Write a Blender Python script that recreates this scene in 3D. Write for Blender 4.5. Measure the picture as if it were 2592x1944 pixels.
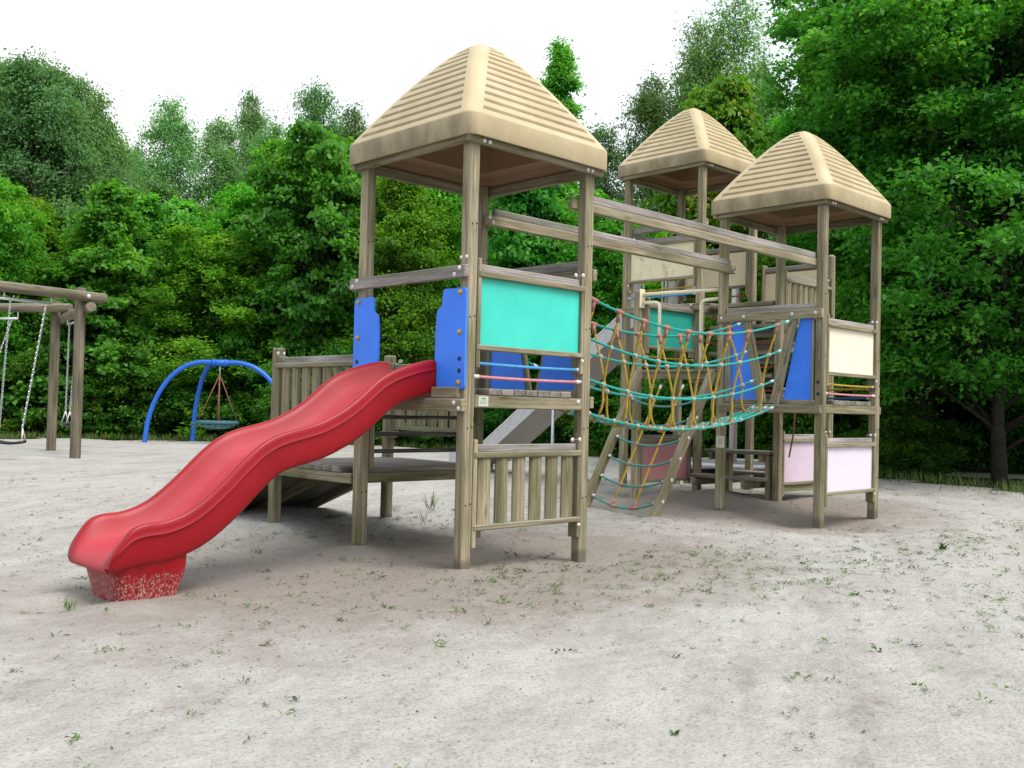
import bpy, math, random
import numpy as np
from mathutils import Vector, Matrix, noise

# ------------------------------------------------------------------ camera, sky, sun, exposure
scene = bpy.context.scene
for o in list(bpy.data.objects):
    bpy.data.objects.remove(o)
COL = scene.collection
R = math.radians

CAM_POS = Vector((-4.4655, -5.0305, 1.1))
cam_data = bpy.data.cameras.new('camera')
cam_data.sensor_width = 36.0
cam_data.lens = 36.0 * 2515.4 / 2592.0
cam_data.clip_start = 0.05
cam_data.clip_end = 2000.0
cam = bpy.data.objects.new('camera', cam_data)
COL.objects.link(cam)
CAM_F = Vector((0.69748, 0.71613, 0.02591))
CAM_R = Vector((0.71573, -0.69796, 0.02396))
CAM_U = Vector((-0.03524, -0.00184, 0.99938))
cam.matrix_world = Matrix((
    (CAM_R.x, CAM_U.x, -CAM_F.x, CAM_POS.x),
    (CAM_R.y, CAM_U.y, -CAM_F.y, CAM_POS.y),
    (CAM_R.z, CAM_U.z, -CAM_F.z, CAM_POS.z),
    (0, 0, 0, 1)))
scene.camera = cam

# bright veiled sun, high, to the right of and a little behind the camera
SUN_DIR = Vector((0.10, -0.66, 1.0)).normalized()      # towards the sun
world = bpy.data.worlds.new('World')
scene.world = world
world.use_nodes = True
wn, wl = world.node_tree.nodes, world.node_tree.links
wn.clear()
sky = wn.new('ShaderNodeTexSky')
sky.sky_type = 'NISHITA'
sky.sun_disc = False
sky.sun_elevation = math.asin(SUN_DIR.z)
sky.sun_rotation = math.atan2(SUN_DIR.x, SUN_DIR.y)
sky.air_density = 1.0
sky.dust_density = 6.0
sky.ozone_density = 1.0
hs = wn.new('ShaderNodeHueSaturation')
hs.inputs['Saturation'].default_value = 0.35
bg_sky = wn.new('ShaderNodeBackground')
bg_sky.inputs['Strength'].default_value = 0.05
bg_cloud = wn.new('ShaderNodeBackground')
tc = wn.new('ShaderNodeTexCoord')
cn = wn.new('ShaderNodeTexNoise')
cn.inputs['Scale'].default_value = 1.6
cn.inputs['Detail'].default_value = 5
cr = wn.new('ShaderNodeValToRGB')
cr.color_ramp.elements[0].position = 0.35
cr.color_ramp.elements[0].color = (0.74, 0.90, 1.0, 1)
cr.color_ramp.elements[1].position = 0.62
cr.color_ramp.elements[1].color = (1.0, 1.0, 1.0, 1)
wl.new(tc.outputs['Generated'], cn.inputs['Vector'])
wl.new(cn.outputs['Fac'], cr.inputs['Fac'])
wl.new(cr.outputs['Color'], bg_cloud.inputs['Color'])
bg_cloud.inputs['Strength'].default_value = 0.77
add = wn.new('ShaderNodeAddShader')
wout = wn.new('ShaderNodeOutputWorld')
wl.new(sky.outputs['Color'], hs.inputs['Color'])
wl.new(hs.outputs['Color'], bg_sky.inputs['Color'])
wl.new(bg_sky.outputs[0], add.inputs[0])
wl.new(bg_cloud.outputs[0], add.inputs[1])
wl.new(add.outputs[0], wout.inputs['Surface'])

sun_data = bpy.data.lights.new('sun', 'SUN')
sun_data.energy = 2.3
sun_data.angle = R(30)
sun_data.color = (1.0, 0.96, 0.90)
sun = bpy.data.objects.new('sun', sun_data)
sun.rotation_euler = SUN_DIR.to_track_quat('Z', 'Y').to_euler()
sun.location = (0, 0, 30)
COL.objects.link(sun)

scene.view_settings.view_transform = 'Standard'
scene.view_settings.look = 'None'
scene.view_settings.gamma = 1.0
scene.view_settings.exposure = 0.38
scene.view_settings.use_curve_mapping = False
scene.render.engine = 'CYCLES'
scene.cycles.max_bounces = 6
scene.cycles.diffuse_bounces = 3
scene.cycles.glossy_bounces = 2
scene.cycles.transmission_bounces = 3
scene.cycles.transparent_max_bounces = 4

# ------------------------------------------------------------------ materials
def new_mat(name):
    m = bpy.data.materials.new(name)
    m.use_nodes = True
    nt = m.node_tree
    return m, nt, nt.nodes['Principled BSDF']

def N(nt, t, **kw):
    n = nt.nodes.new(t)
    for k, v in kw.items():
        if k.startswith('i_'):
            n.inputs[k[2:].replace('_', ' ')].default_value = v
        else:
            setattr(n, k, v)
    return n

def ramp(nt, stops):
    n = nt.nodes.new('ShaderNodeValToRGB')
    el = n.color_ramp.elements
    while len(el) > 1:
        el.remove(el[-1])
    el[0].position, el[0].color = stops[0][0], (*stops[0][1], 1)
    for p, c in stops[1:]:
        e = el.new(p)
        e.color = (*c, 1)
    return n

def mixc(nt, blend='MIX', fac=None, a=None, b=None):
    n = nt.nodes.new('ShaderNodeMix')
    n.data_type = 'RGBA'
    n.blend_type = blend
    for sock, v in ((0, fac), (6, a), (7, b)):
        if v is None:
            continue
        if hasattr(v, 'is_linked'):
            nt.links.new(v, n.inputs[sock])
        elif sock == 0:
            n.inputs[0].default_value = v
        else:
            n.inputs[sock].default_value = (*v, 1)
    return n.outputs[2]

def math_n(nt, op, a, b=None, clamp=False):
    n = nt.nodes.new('ShaderNodeMath')
    n.operation = op
    n.use_clamp = clamp
    for i, v in enumerate((a, b)):
        if v is None:
            continue
        if hasattr(v, 'is_linked'):
            nt.links.new(v, n.inputs[i])
        else:
            n.inputs[i].default_value = v
    return n.outputs[0]

def maprange(nt, v, a, b, c=0.0, d=1.0):
    n = nt.nodes.new('ShaderNodeMapRange')
    nt.links.new(v, n.inputs[0])
    for i, x in enumerate((a, b, c, d)):
        n.inputs[i + 1].default_value = x
    return n.outputs[0]

def wood_mat(name, dark, mid, light, topgrey, stain=False):
    """weathered softwood, grain along local X, every piece offset by its own random"""
    m, nt, b = new_mat(name)
    L = nt.links
    tcn = N(nt, 'ShaderNodeTexCoord')
    oi = N(nt, 'ShaderNodeObjectInfo')
    off = N(nt, 'ShaderNodeVectorMath', operation='SCALE')
    comb = N(nt, 'ShaderNodeCombineXYZ')
    for i, k in enumerate((37.0, 11.0, 23.0)):
        L.new(math_n(nt, 'MULTIPLY', oi.outputs['Random'], k), comb.inputs[i])
    addv = N(nt, 'ShaderNodeVectorMath', operation='ADD')
    L.new(tcn.outputs['Object'], addv.inputs[0])
    L.new(comb.outputs[0], addv.inputs[1])
    def mapped(s):
        mp = N(nt, 'ShaderNodeMapping')
        mp.inputs['Scale'].default_value = s
        L.new(addv.outputs[0], mp.inputs['Vector'])
        return mp.outputs[0]
    g1 = N(nt, 'ShaderNodeTexNoise', i_Scale=1.0, i_Detail=5.0, i_Roughness=0.62, i_Distortion=0.6)
    L.new(mapped((1.6, 42, 42)), g1.inputs['Vector'])
    g2 = N(nt, 'ShaderNodeTexNoise', i_Scale=1.0, i_Detail=3.0)
    L.new(mapped((1.3, 6, 6)), g2.inputs['Vector'])
    g3 = N(nt, 'ShaderNodeTexNoise', i_Scale=1.0, i_Detail=2.0)
    L.new(mapped((5, 160, 160)), g3.inputs['Vector'])
    c = ramp(nt, [(0.28, dark), (0.5, mid), (0.72, light)])
    L.new(g1.outputs['Fac'], c.inputs['Fac'])
    col = c.outputs['Color']
    # broad blotches: greenish algae and grey bleaching
    bl = ramp(nt, [(0.34, (0.66, 0.72, 0.56)), (0.5, (1, 1, 0.98)), (0.68, (1.25, 1.2, 1.18))])
    L.new(g2.outputs['Fac'], bl.inputs['Fac'])
    col = mixc(nt, 'MULTIPLY', 1.0, col, bl.outputs['Color'])
    # knots
    vo = N(nt, 'ShaderNodeTexVoronoi', i_Scale=1.0)
    L.new(mapped((1.9, 7, 7)), vo.inputs['Vector'])
    kn = maprange(nt, vo.outputs['Distance'], 0.06, 0.15, 0.7, 0.0)
    col = mixc(nt, 'MIX', kn, col, (dark[0] * 0.8, dark[1] * 0.6, dark[2] * 0.5))
    # drying cracks
    ck = maprange(nt, g3.outputs['Fac'], 0.30, 0.36, 0.6, 0.0)
    col = mixc(nt, 'MIX', ck, col, (0.05, 0.04, 0.03))
    # per-piece tone
    tone = maprange(nt, oi.outputs['Random'], 0, 1, 0.80, 1.14)
    mul = N(nt, 'ShaderNodeVectorMath', operation='SCALE')
    L.new(col, mul.inputs[0])
    L.new(tone, mul.inputs['Scale'])
    col = mul.outputs[0]
    # silvered upward faces
    geo = N(nt, 'ShaderNodeNewGeometry')
    sep = N(nt, 'ShaderNodeSeparateXYZ')
    L.new(geo.outputs['Normal'], sep.inputs[0])
    up = maprange(nt, sep.outputs['Z'], 0.55, 0.9, 0.0, 0.72)
    gv = ramp(nt, [(0.3, tuple(x * 0.7 for x in topgrey)), (0.65, topgrey)])
    L.new(g1.outputs['Fac'], gv.inputs['Fac'])
    col = mixc(nt, 'MIX', up, col, gv.outputs['Color'])
    if stain:      # damp, sand-caked foot of the posts
        sz = N(nt, 'ShaderNodeSeparateXYZ')
        L.new(geo.outputs['Position'], sz.inputs[0])
        sn = N(nt, 'ShaderNodeTexNoise', i_Scale=6.0, i_Detail=5.0)
        L.new(geo.outputs['Position'], sn.inputs['Vector'])
        h = math_n(nt, 'SUBTRACT', sz.outputs['Z'], math_n(nt, 'MULTIPLY', sn.outputs['Fac'], 0.26))
        st = maprange(nt, h, -0.06, -0.02, 0.78, 0.0)
        col = mixc(nt, 'MIX', st, col, (0.11, 0.095, 0.075))
    L.new(col, b.inputs['Base Color'])
    b.inputs['Roughness'].default_value = 0.8
    b.inputs['Specular IOR Level'].default_value = 0.25
    bp = N(nt, 'ShaderNodeBump', i_Strength=0.45, i_Distance=0.004)
    hsum = math_n(nt, 'ADD', g1.outputs['Fac'], math_n(nt, 'MULTIPLY', g3.outputs['Fac'], 0.7))
    L.new(hsum, bp.inputs['Height'])
    L.new(bp.outputs[0], b.inputs['Normal'])
    return m

def plastic_mat(name, col, rough=0.45, mottle=0.12, dirt=0.0, dirtcol=(0.05, 0.05, 0.03), dscale=6.0, spec=0.4):
    m, nt, b = new_mat(name)
    L = nt.links
    tcn = N(nt, 'ShaderNodeTexCoord')
    n1 = N(nt, 'ShaderNodeTexNoise', i_Scale=3.5, i_Detail=4.0)
    L.new(tcn.outputs['Object'], n1.inputs['Vector'])
    lo = tuple(c * (1 - mottle) for c in col)
    hi = tuple(min(1, c * (1 + mottle)) for c in col)
    r = ramp(nt, [(0.3, lo), (0.7, hi)])
    L.new(n1.outputs['Fac'], r.inputs['Fac'])
    c = r.outputs['Color']
    if dirt > 0:
        n2 = N(nt, 'ShaderNodeTexNoise', i_Scale=dscale, i_Detail=8.0, i_Roughness=0.72)
        L.new(tcn.outputs['Object'], n2.inputs['Vector'])
        d = maprange(nt, n2.outputs['Fac'], 0.55, 0.75, 0.0, dirt)
        c = mixc(nt, 'MIX', d, c, dirtcol)
    L.new(c, b.inputs['Base Color'])
    b.inputs['Roughness'].default_value = rough
    b.inputs['Specular IOR Level'].default_value = spec
    n3 = N(nt, 'ShaderNodeTexNoise', i_Scale=160.0, i_Detail=2.0)
    L.new(tcn.outputs['Object'], n3.inputs['Vector'])
    bp = N(nt, 'ShaderNodeBump', i_Strength=0.08, i_Distance=0.002)
    L.new(n3.outputs['Fac'], bp.inputs['Height'])
    L.new(bp.outputs[0], b.inputs['Normal'])
    return m

def metal_mat(name, col, rough=0.4, metallic=0.8):
    m, nt, b = new_mat(name)
    L = nt.links
    tcn = N(nt, 'ShaderNodeTexCoord')
    n1 = N(nt, 'ShaderNodeTexNoise', i_Scale=14.0, i_Detail=4.0)
    L.new(tcn.outputs['Object'], n1.inputs['Vector'])
    r = ramp(nt, [(0.3, tuple(c * 0.8 for c in col)), (0.7, col)])
    L.new(n1.outputs['Fac'], r.inputs['Fac'])
    L.new(r.outputs['Color'], b.inputs['Base Color'])
    L.new(maprange(nt, n1.outputs['Fac'], 0.2, 0.8, rough * 0.8, min(1, rough * 1.25)), b.inputs['Roughness'])
    b.inputs['Metallic'].default_value = metallic
    return m

def rope_mat(name, col):
    m, nt, b = new_mat(name)
    L = nt.links
    tcn = N(nt, 'ShaderNodeTexCoord')
    n1 = N(nt, 'ShaderNodeTexNoise', i_Scale=30.0, i_Detail=3.0)
    L.new(tcn.outputs['Object'], n1.inputs['Vector'])
    w = N(nt, 'ShaderNodeTexWave', i_Scale=55.0, i_Distortion=1.0)
    w.bands_direction = 'DIAGONAL'
    L.new(tcn.outputs['Object'], w.inputs['Vector'])
    r = ramp(nt, [(0.25, tuple(c * 0.6 for c in col)), (0.75, tuple(min(1, c * 1.2) for c in col))])
    f = math_n(nt, 'ADD', math_n(nt, 'MULTIPLY', n1.outputs['Fac'], 0.6), math_n(nt, 'MULTIPLY', w.outputs['Fac'], 0.4))
    L.new(f, r.inputs['Fac'])
    L.new(r.outputs['Color'], b.inputs['Base Color'])
    b.inputs['Roughness'].default_value = 0.7
    bp = N(nt, 'ShaderNodeBump', i_Strength=0.5, i_Distance=0.003)
    L.new(w.outputs['Fac'], bp.inputs['Height'])
    L.new(bp.outputs[0], b.inputs['Normal'])
    return m

M = {}
M['wood'] = wood_mat('weathered_wood', (0.125, 0.102, 0.066), (0.235, 0.203, 0.135), (0.355, 0.325, 0.232), (0.36, 0.335, 0.33))
M['post'] = wood_mat('weathered_post_wood', (0.13, 0.105, 0.066), (0.25, 0.215, 0.142), (0.395, 0.357, 0.255), (0.36, 0.335, 0.33), stain=True)
M['greywood'] = wood_mat('silver_grey_wood', (0.13, 0.11, 0.10), (0.27, 0.243, 0.23), (0.41, 0.38, 0.365), (0.40, 0.38, 0.38))
M['rung'] = metal_mat('dark_worn_steel', (0.10, 0.09, 0.085), 0.35, 0.6)
M['deckwood'] = wood_mat('grey_deck_wood', (0.11, 0.095, 0.08), (0.20, 0.18, 0.155), (0.28, 0.25, 0.22), (0.34, 0.32, 0.31))
M['log'] = wood_mat('round_log_wood', (0.09, 0.075, 0.055), (0.19, 0.16, 0.12), (0.27, 0.235, 0.18), (0.25, 0.22, 0.18))
M['turquoise'] = plastic_mat('turquoise_panel', (0.042, 0.55, 0.445), 0.5, 0.09, 0.22, (0.10, 0.36, 0.29), 2.5)
M['teal'] = plastic_mat('teal_panel', (0.03, 0.43, 0.34), 0.5, 0.08, 0.25, (0.06, 0.24, 0.19), 3.0)
M['blue'] = plastic_mat('blue_panel', (0.04, 0.205, 0.90), 0.42, 0.08, 0.25, (0.02, 0.06, 0.35), 5.0)
M['cream'] = plastic_mat('cream_panel', (0.74, 0.63, 0.43), 0.55, 0.06, 0.25, (0.42, 0.34, 0.2), 3.0)
M['cream_mouldy'] = plastic_mat('cream_panel_mouldy', (0.76, 0.67, 0.46), 0.55, 0.05, 0.75, (0.10, 0.085, 0.05), 5.0)
M['ivory'] = plastic_mat('ivory_panel', (0.78, 0.70, 0.56), 0.5, 0.05, 0.22, (0.48, 0.42, 0.30), 2.5)
M['lilac'] = plastic_mat('lilac_panel', (0.62, 0.50, 0.60), 0.5, 0.06, 0.22, (0.42, 0.33, 0.38), 2.5)
M['lilac_pale'] = plastic_mat('lilac_pale_panel', (0.68, 0.60, 0.70), 0.5, 0.05, 0.22, (0.46, 0.40, 0.44), 2.5)
M['pink'] = plastic_mat('faded_pink_panel', (0.55, 0.24, 0.26), 0.6, 0.12, 0.4, (0.35, 0.12, 0.13), 9.0)
M['red_cap'] = plastic_mat('red_plastic', (0.5, 0.06, 0.05), 0.5)
M['white_metal'] = plastic_mat('cream_painted_tube', (0.82, 0.74, 0.55), 0.35, 0.04)
M['steel'] = metal_mat('galvanised_steel', (0.62, 0.63, 0.65), 0.38, 0.75)
M['bolt'] = metal_mat('zinc_bolt', (0.74, 0.72, 0.70), 0.45, 0.35)
M['brass'] = metal_mat('brass_cap', (0.50, 0.36, 0.13), 0.4, 0.5)
M['hole'] = plastic_mat('dark_cap', (0.02, 0.02, 0.025), 0.6)
M['grey_slide'] = metal_mat('dull_grey_steel_sheet', (0.42, 0.38, 0.36), 0.55, 0.25)
M['light_steel'] = metal_mat('light_grey_steel_sheet', (0.55, 0.55, 0.57), 0.5, 0.35)
M['rubber'] = plastic_mat('black_rubber', (0.018, 0.02, 0.024), 0.5)
M['arch'] = plastic_mat('blue_powder_coat', (0.02, 0.13, 0.58), 0.35, 0.05)
M['basket'] = rope_mat('blue_green_rope_rim', (0.045, 0.14, 0.17))
M['rope_teal'] = rope_mat('teal_rope', (0.015, 0.34, 0.29))
M['rope_teal_old'] = rope_mat('faded_teal_rope', (0.07, 0.27, 0.24))
M['rope_yellow'] = rope_mat('mustard_rope', (0.42, 0.28, 0.02))
M['rope_blue'] = rope_mat('blue_rope', (0.06, 0.33, 0.68))
M['rope_navy'] = rope_mat('dark_blue_rope', (0.03, 0.12, 0.32))
M['rope_pink'] = rope_mat('faded_red_rope', (0.62, 0.24, 0.25))
M['rope_red'] = rope_mat('red_rope', (0.40, 0.06, 0.05))
M['rope_brown'] = rope_mat('brown_rope', (0.25, 0.10, 0.07))
M['clamp'] = plastic_mat('pinkish_clamp', (0.33, 0.165, 0.115), 0.5, 0.2)
M['clamp_pale'] = plastic_mat('pale_clamp', (0.40, 0.30, 0.26), 0.5, 0.2)
M['plate'] = plastic_mat('pale_plate', (0.50, 0.50, 0.42), 0.5, 0.05)
M['plate_print'] = plastic_mat('green_print', (0.16, 0.24, 0.12), 0.5)
M['bark'] = wood_mat('bark', (0.012, 0.010, 0.008), (0.028, 0.024, 0.019), (0.05, 0.044, 0.035), (0.04, 0.036, 0.03))
M['birch_bark'] = wood_mat('birch_bark', (0.12, 0.11, 0.10), (0.38, 0.37, 0.34), (0.55, 0.54, 0.5), (0.4, 0.4, 0.38))

def slide_mat():
    m, nt, b = new_mat('red_slide_plastic')
    L = nt.links
    tcn = N(nt, 'ShaderNodeTexCoord')
    geo = N(nt, 'ShaderNodeNewGeometry')
    n1 = N(nt, 'ShaderNodeTexNoise', i_Scale=3.0, i_Detail=5.0)
    L.new(tcn.outputs['Object'], n1.inputs['Vector'])
    r = ramp(nt, [(0.3, (0.24, 0.003, 0.008)), (0.7, (0.31, 0.005, 0.012))])
    L.new(n1.outputs['Fac'], r.inputs['Fac'])
    # scuffed, bleached running surface (attribute 'bed')
    at = N(nt, 'ShaderNodeAttribute', attribute_name='bed')
    n2 = N(nt, 'ShaderNodeTexNoise', i_Scale=9.0, i_Detail=6.0)
    mp = N(nt, 'ShaderNodeMapping')
    mp.inputs['Scale'].default_value = (0.5, 3, 0.5)
    L.new(tcn.outputs['Object'], mp.inputs['Vector'])
    L.new(mp.outputs[0], n2.inputs['Vector'])
    sc = math_n(nt, 'MULTIPLY', at.outputs['Fac'], maprange(nt, n2.outputs['Fac'], 0.2, 0.8, 0.45, 0.85))
    c = mixc(nt, 'MIX', sc, r.outputs['Color'], (0.44, 0.055, 0.070))
    # sand abrasion on the foot (attribute 'wear')
    aw = N(nt, 'ShaderNodeAttribute', attribute_name='wear')
    n3 = N(nt, 'ShaderNodeTexNoise', i_Scale=46.0, i_Detail=7.0, i_Roughness=0.78)
    mp3 = N(nt, 'ShaderNodeMapping')
    mp3.inputs['Scale'].default_value = (2.4, 2.4, 0.9)
    L.new(tcn.outputs['Object'], mp3.inputs['Vector'])
    L.new(mp3.outputs[0], n3.inputs['Vector'])
    w = math_n(nt, 'ADD', n3.outputs['Fac'], math_n(nt, 'MULTIPLY', aw.outputs['Fac'], 0.30))
    wm = math_n(nt, 'MULTIPLY', maprange(nt, w, 0.80, 0.87, 0.0, 0.8), maprange(nt, aw.outputs['Fac'], 0.02, 0.2, 0, 1))
    c = mixc(nt, 'MIX', wm, c, (0.50, 0.40, 0.35))
    L.new(c, b.inputs['Base Color'])
    rr = math_n(nt, 'ADD', math_n(nt, 'MULTIPLY', at.outputs['Fac'], 0.20), math_n(nt, 'ADD', 0.34, math_n(nt, 'MULTIPLY', n2.outputs['Fac'], 0.12)))
    rr = math_n(nt, 'ADD', rr, math_n(nt, 'MULTIPLY', wm, 0.3))
    L.new(rr, b.inputs['Roughness'])
    b.inputs['Specular IOR Level'].default_value = 0.34
    n4 = N(nt, 'ShaderNodeTexNoise', i_Scale=220.0)
    L.new(tcn.outputs['Object'], n4.inputs['Vector'])
    bp = N(nt, 'ShaderNodeBump', i_Strength=0.05, i_Distance=0.002)
    L.new(n4.outputs['Fac'], bp.inputs['Height'])
    L.new(bp.outputs[0], b.inputs['Normal'])
    return m
M['slide'] = slide_mat()

def roof_mat():
    m, nt, b = new_mat('sand_coloured_roof_plastic')
    L = nt.links
    tcn = N(nt, 'ShaderNodeTexCoord')
    oi = N(nt, 'ShaderNodeObjectInfo')
    offs = N(nt, 'ShaderNodeVectorMath', operation='ADD')
    cx = N(nt, 'ShaderNodeCombineXYZ')
    L.new(math_n(nt, 'MULTIPLY', oi.outputs['Random'], 31.0), cx.inputs[0])
    L.new(tcn.outputs['Object'], offs.inputs[0])
    L.new(cx.outputs[0], offs.inputs[1])
    n1 = N(nt, 'ShaderNodeTexNoise', i_Scale=2.2, i_Detail=5.0)
    L.new(offs.outputs[0], n1.inputs['Vector'])
    r = ramp(nt, [(0.3, (0.45, 0.355, 0.20)), (0.7, (0.56, 0.455, 0.28))])
    L.new(n1.outputs['Fac'], r.inputs['Fac'])
    c = r.outputs['Color']
    # grime caught in the grooves and streaked over the skirt
    ag = N(nt, 'ShaderNodeAttribute', attribute_name='groove')
    n2 = N(nt, 'ShaderNodeTexNoise', i_Scale=5.0, i_Detail=7.0, i_Roughness=0.7)
    L.new(offs.outputs[0], n2.inputs['Vector'])
    gf = math_n(nt, 'MULTIPLY', ag.outputs['Fac'], maprange(nt, n2.outputs['Fac'], 0.3, 0.62, 0.15, 0.75))
    c = mixc(nt, 'MIX', gf, c, (0.16, 0.115, 0.06))
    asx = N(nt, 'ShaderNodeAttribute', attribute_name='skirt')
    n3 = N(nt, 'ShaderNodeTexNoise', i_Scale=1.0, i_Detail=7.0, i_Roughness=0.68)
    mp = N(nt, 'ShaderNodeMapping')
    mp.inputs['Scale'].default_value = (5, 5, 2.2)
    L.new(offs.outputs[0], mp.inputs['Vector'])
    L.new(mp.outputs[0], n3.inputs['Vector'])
    # the skirt grime is stronger on faces turned to -X
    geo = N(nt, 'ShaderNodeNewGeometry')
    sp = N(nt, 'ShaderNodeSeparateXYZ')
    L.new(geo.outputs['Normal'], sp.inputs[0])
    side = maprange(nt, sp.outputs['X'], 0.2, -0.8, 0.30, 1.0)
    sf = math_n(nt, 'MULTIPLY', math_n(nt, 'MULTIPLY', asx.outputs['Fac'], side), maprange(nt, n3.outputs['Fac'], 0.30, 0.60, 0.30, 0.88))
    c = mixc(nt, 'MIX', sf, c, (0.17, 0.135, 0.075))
    n5 = N(nt, 'ShaderNodeTexNoise', i_Scale=3.0, i_Detail=6.0)
    L.new(offs.outputs[0], n5.inputs['Vector'])
    gm = math_n(nt, 'MULTIPLY', maprange(nt, n5.outputs['Fac'], 0.58, 0.72, 0.0, 0.4), 1.0)
    c = mixc(nt, 'MIX', gm, c, (0.30, 0.28, 0.12))
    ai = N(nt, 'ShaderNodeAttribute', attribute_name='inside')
    c = mixc(nt, 'MIX', ai.outputs['Fac'], c, (0.20, 0.115, 0.05))  # shade and warm glow beneath the shell put into the plastic's colour
    L.new(c, b.inputs['Base Color'])
    b.inputs['Roughness'].default_value = 0.55
    n4 = N(nt, 'ShaderNodeTexNoise', i_Scale=90.0, i_Detail=3.0)
    L.new(tcn.outputs['Object'], n4.inputs['Vector'])
    bp = N(nt, 'ShaderNodeBump', i_Strength=0.12, i_Distance=0.003)
    L.new(n4.outputs['Fac'], bp.inputs['Height'])
    L.new(bp.outputs[0], b.inputs['Normal'])
    return m
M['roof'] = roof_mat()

def leaf_mat(name, dark, mid, light, trans=0.35, tipcol=None):
    m, nt, b = new_mat(name)
    L = nt.links
    at = N(nt, 'ShaderNodeAttribute', attribute_name='tint')
    oi = N(nt, 'ShaderNodeObjectInfo')
    r = ramp(nt, [(0.0, dark), (0.5, mid), (1.0, light)] if tipcol is None else [(0.0, dark), (0.5, mid), (0.86, light), (0.93, tipcol)])
    L.new(at.outputs['Fac'], r.inputs['Fac'])
    hsv = N(nt, 'ShaderNodeHueSaturation')
    L.new(maprange(nt, oi.outputs['Random'], 0, 1, 0.485, 0.525), hsv.inputs['Hue'])
    L.new(maprange(nt, math_n(nt, 'FRACT', math_n(nt, 'MULTIPLY', oi.outputs['Random'], 7.3)), 0, 1, 0.72, 1.25), hsv.inputs['Value'])
    L.new(r.outputs['Color'], hsv.inputs['Color'])
    L.new(hsv.outputs['Color'], b.inputs['Base Color'])
    b.inputs['Roughness'].default_value = 0.5
    b.inputs['Specular IOR Level'].default_value = 0.35
    tr = N(nt, 'ShaderNodeBsdfTranslucent')
    tcol = mixc(nt, 'MULTIPLY', 1.0, hsv.outputs['Color'], (1.35, 1.45, 0.6))
    L.new(tcol, tr.inputs['Color'])
    mx = N(nt, 'ShaderNodeMixShader')
    mx.inputs[0].default_value = trans
    L.new(b.outputs[0], mx.inputs[1])
    L.new(tr.outputs[0], mx.inputs[2])
    L.new(mx.outputs[0], nt.nodes['Material Output'].inputs['Surface'])
    return m
M['leaf_young'] = leaf_mat('young_tree_leaves', (0.048, 0.16, 0.018), (0.115, 0.33, 0.024), (0.27, 0.5, 0.045), 0.5)
M['leaf_maple'] = leaf_mat('maple_leaves', (0.042, 0.15, 0.022), (0.09, 0.295, 0.032), (0.19, 0.44, 0.055), 0.5)
M['leaf_birch'] = leaf_mat('birch_leaves', (0.08, 0.18, 0.065), (0.15, 0.3, 0.11), (0.24, 0.42, 0.17), 0.5)
M['leaf_oak'] = leaf_mat('oak_leaves', (0.046, 0.165, 0.026), (0.1, 0.33, 0.036), (0.24, 0.5, 0.07), 0.52)
M['leaf_chestnut'] = leaf_mat('chestnut_leaves', (0.05, 0.14, 0.012), (0.11, 0.25, 0.014), (0.20, 0.33, 0.025), 0.42, (0.36, 0.17, 0.07))
M['leaf_shrub'] = leaf_mat('shrub_leaves', (0.03, 0.11, 0.016), (0.066, 0.22, 0.02), (0.18, 0.38, 0.035), 0.48)
M['leaf_weed'] = leaf_mat('weed_leaves', (0.07, 0.07, 0.03), (0.075, 0.15, 0.025), (0.13, 0.26, 0.035), 0.25)
M['leaf_grass'] = leaf_mat('grass_blades', (0.03, 0.07, 0.012), (0.06, 0.12, 0.018), (0.20, 0.19, 0.06), 0.25)
M['litter'] = leaf_mat('dry_litter', (0.06, 0.042, 0.028), (0.15, 0.105, 0.065), (0.30, 0.23, 0.15), 0.05)

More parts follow.
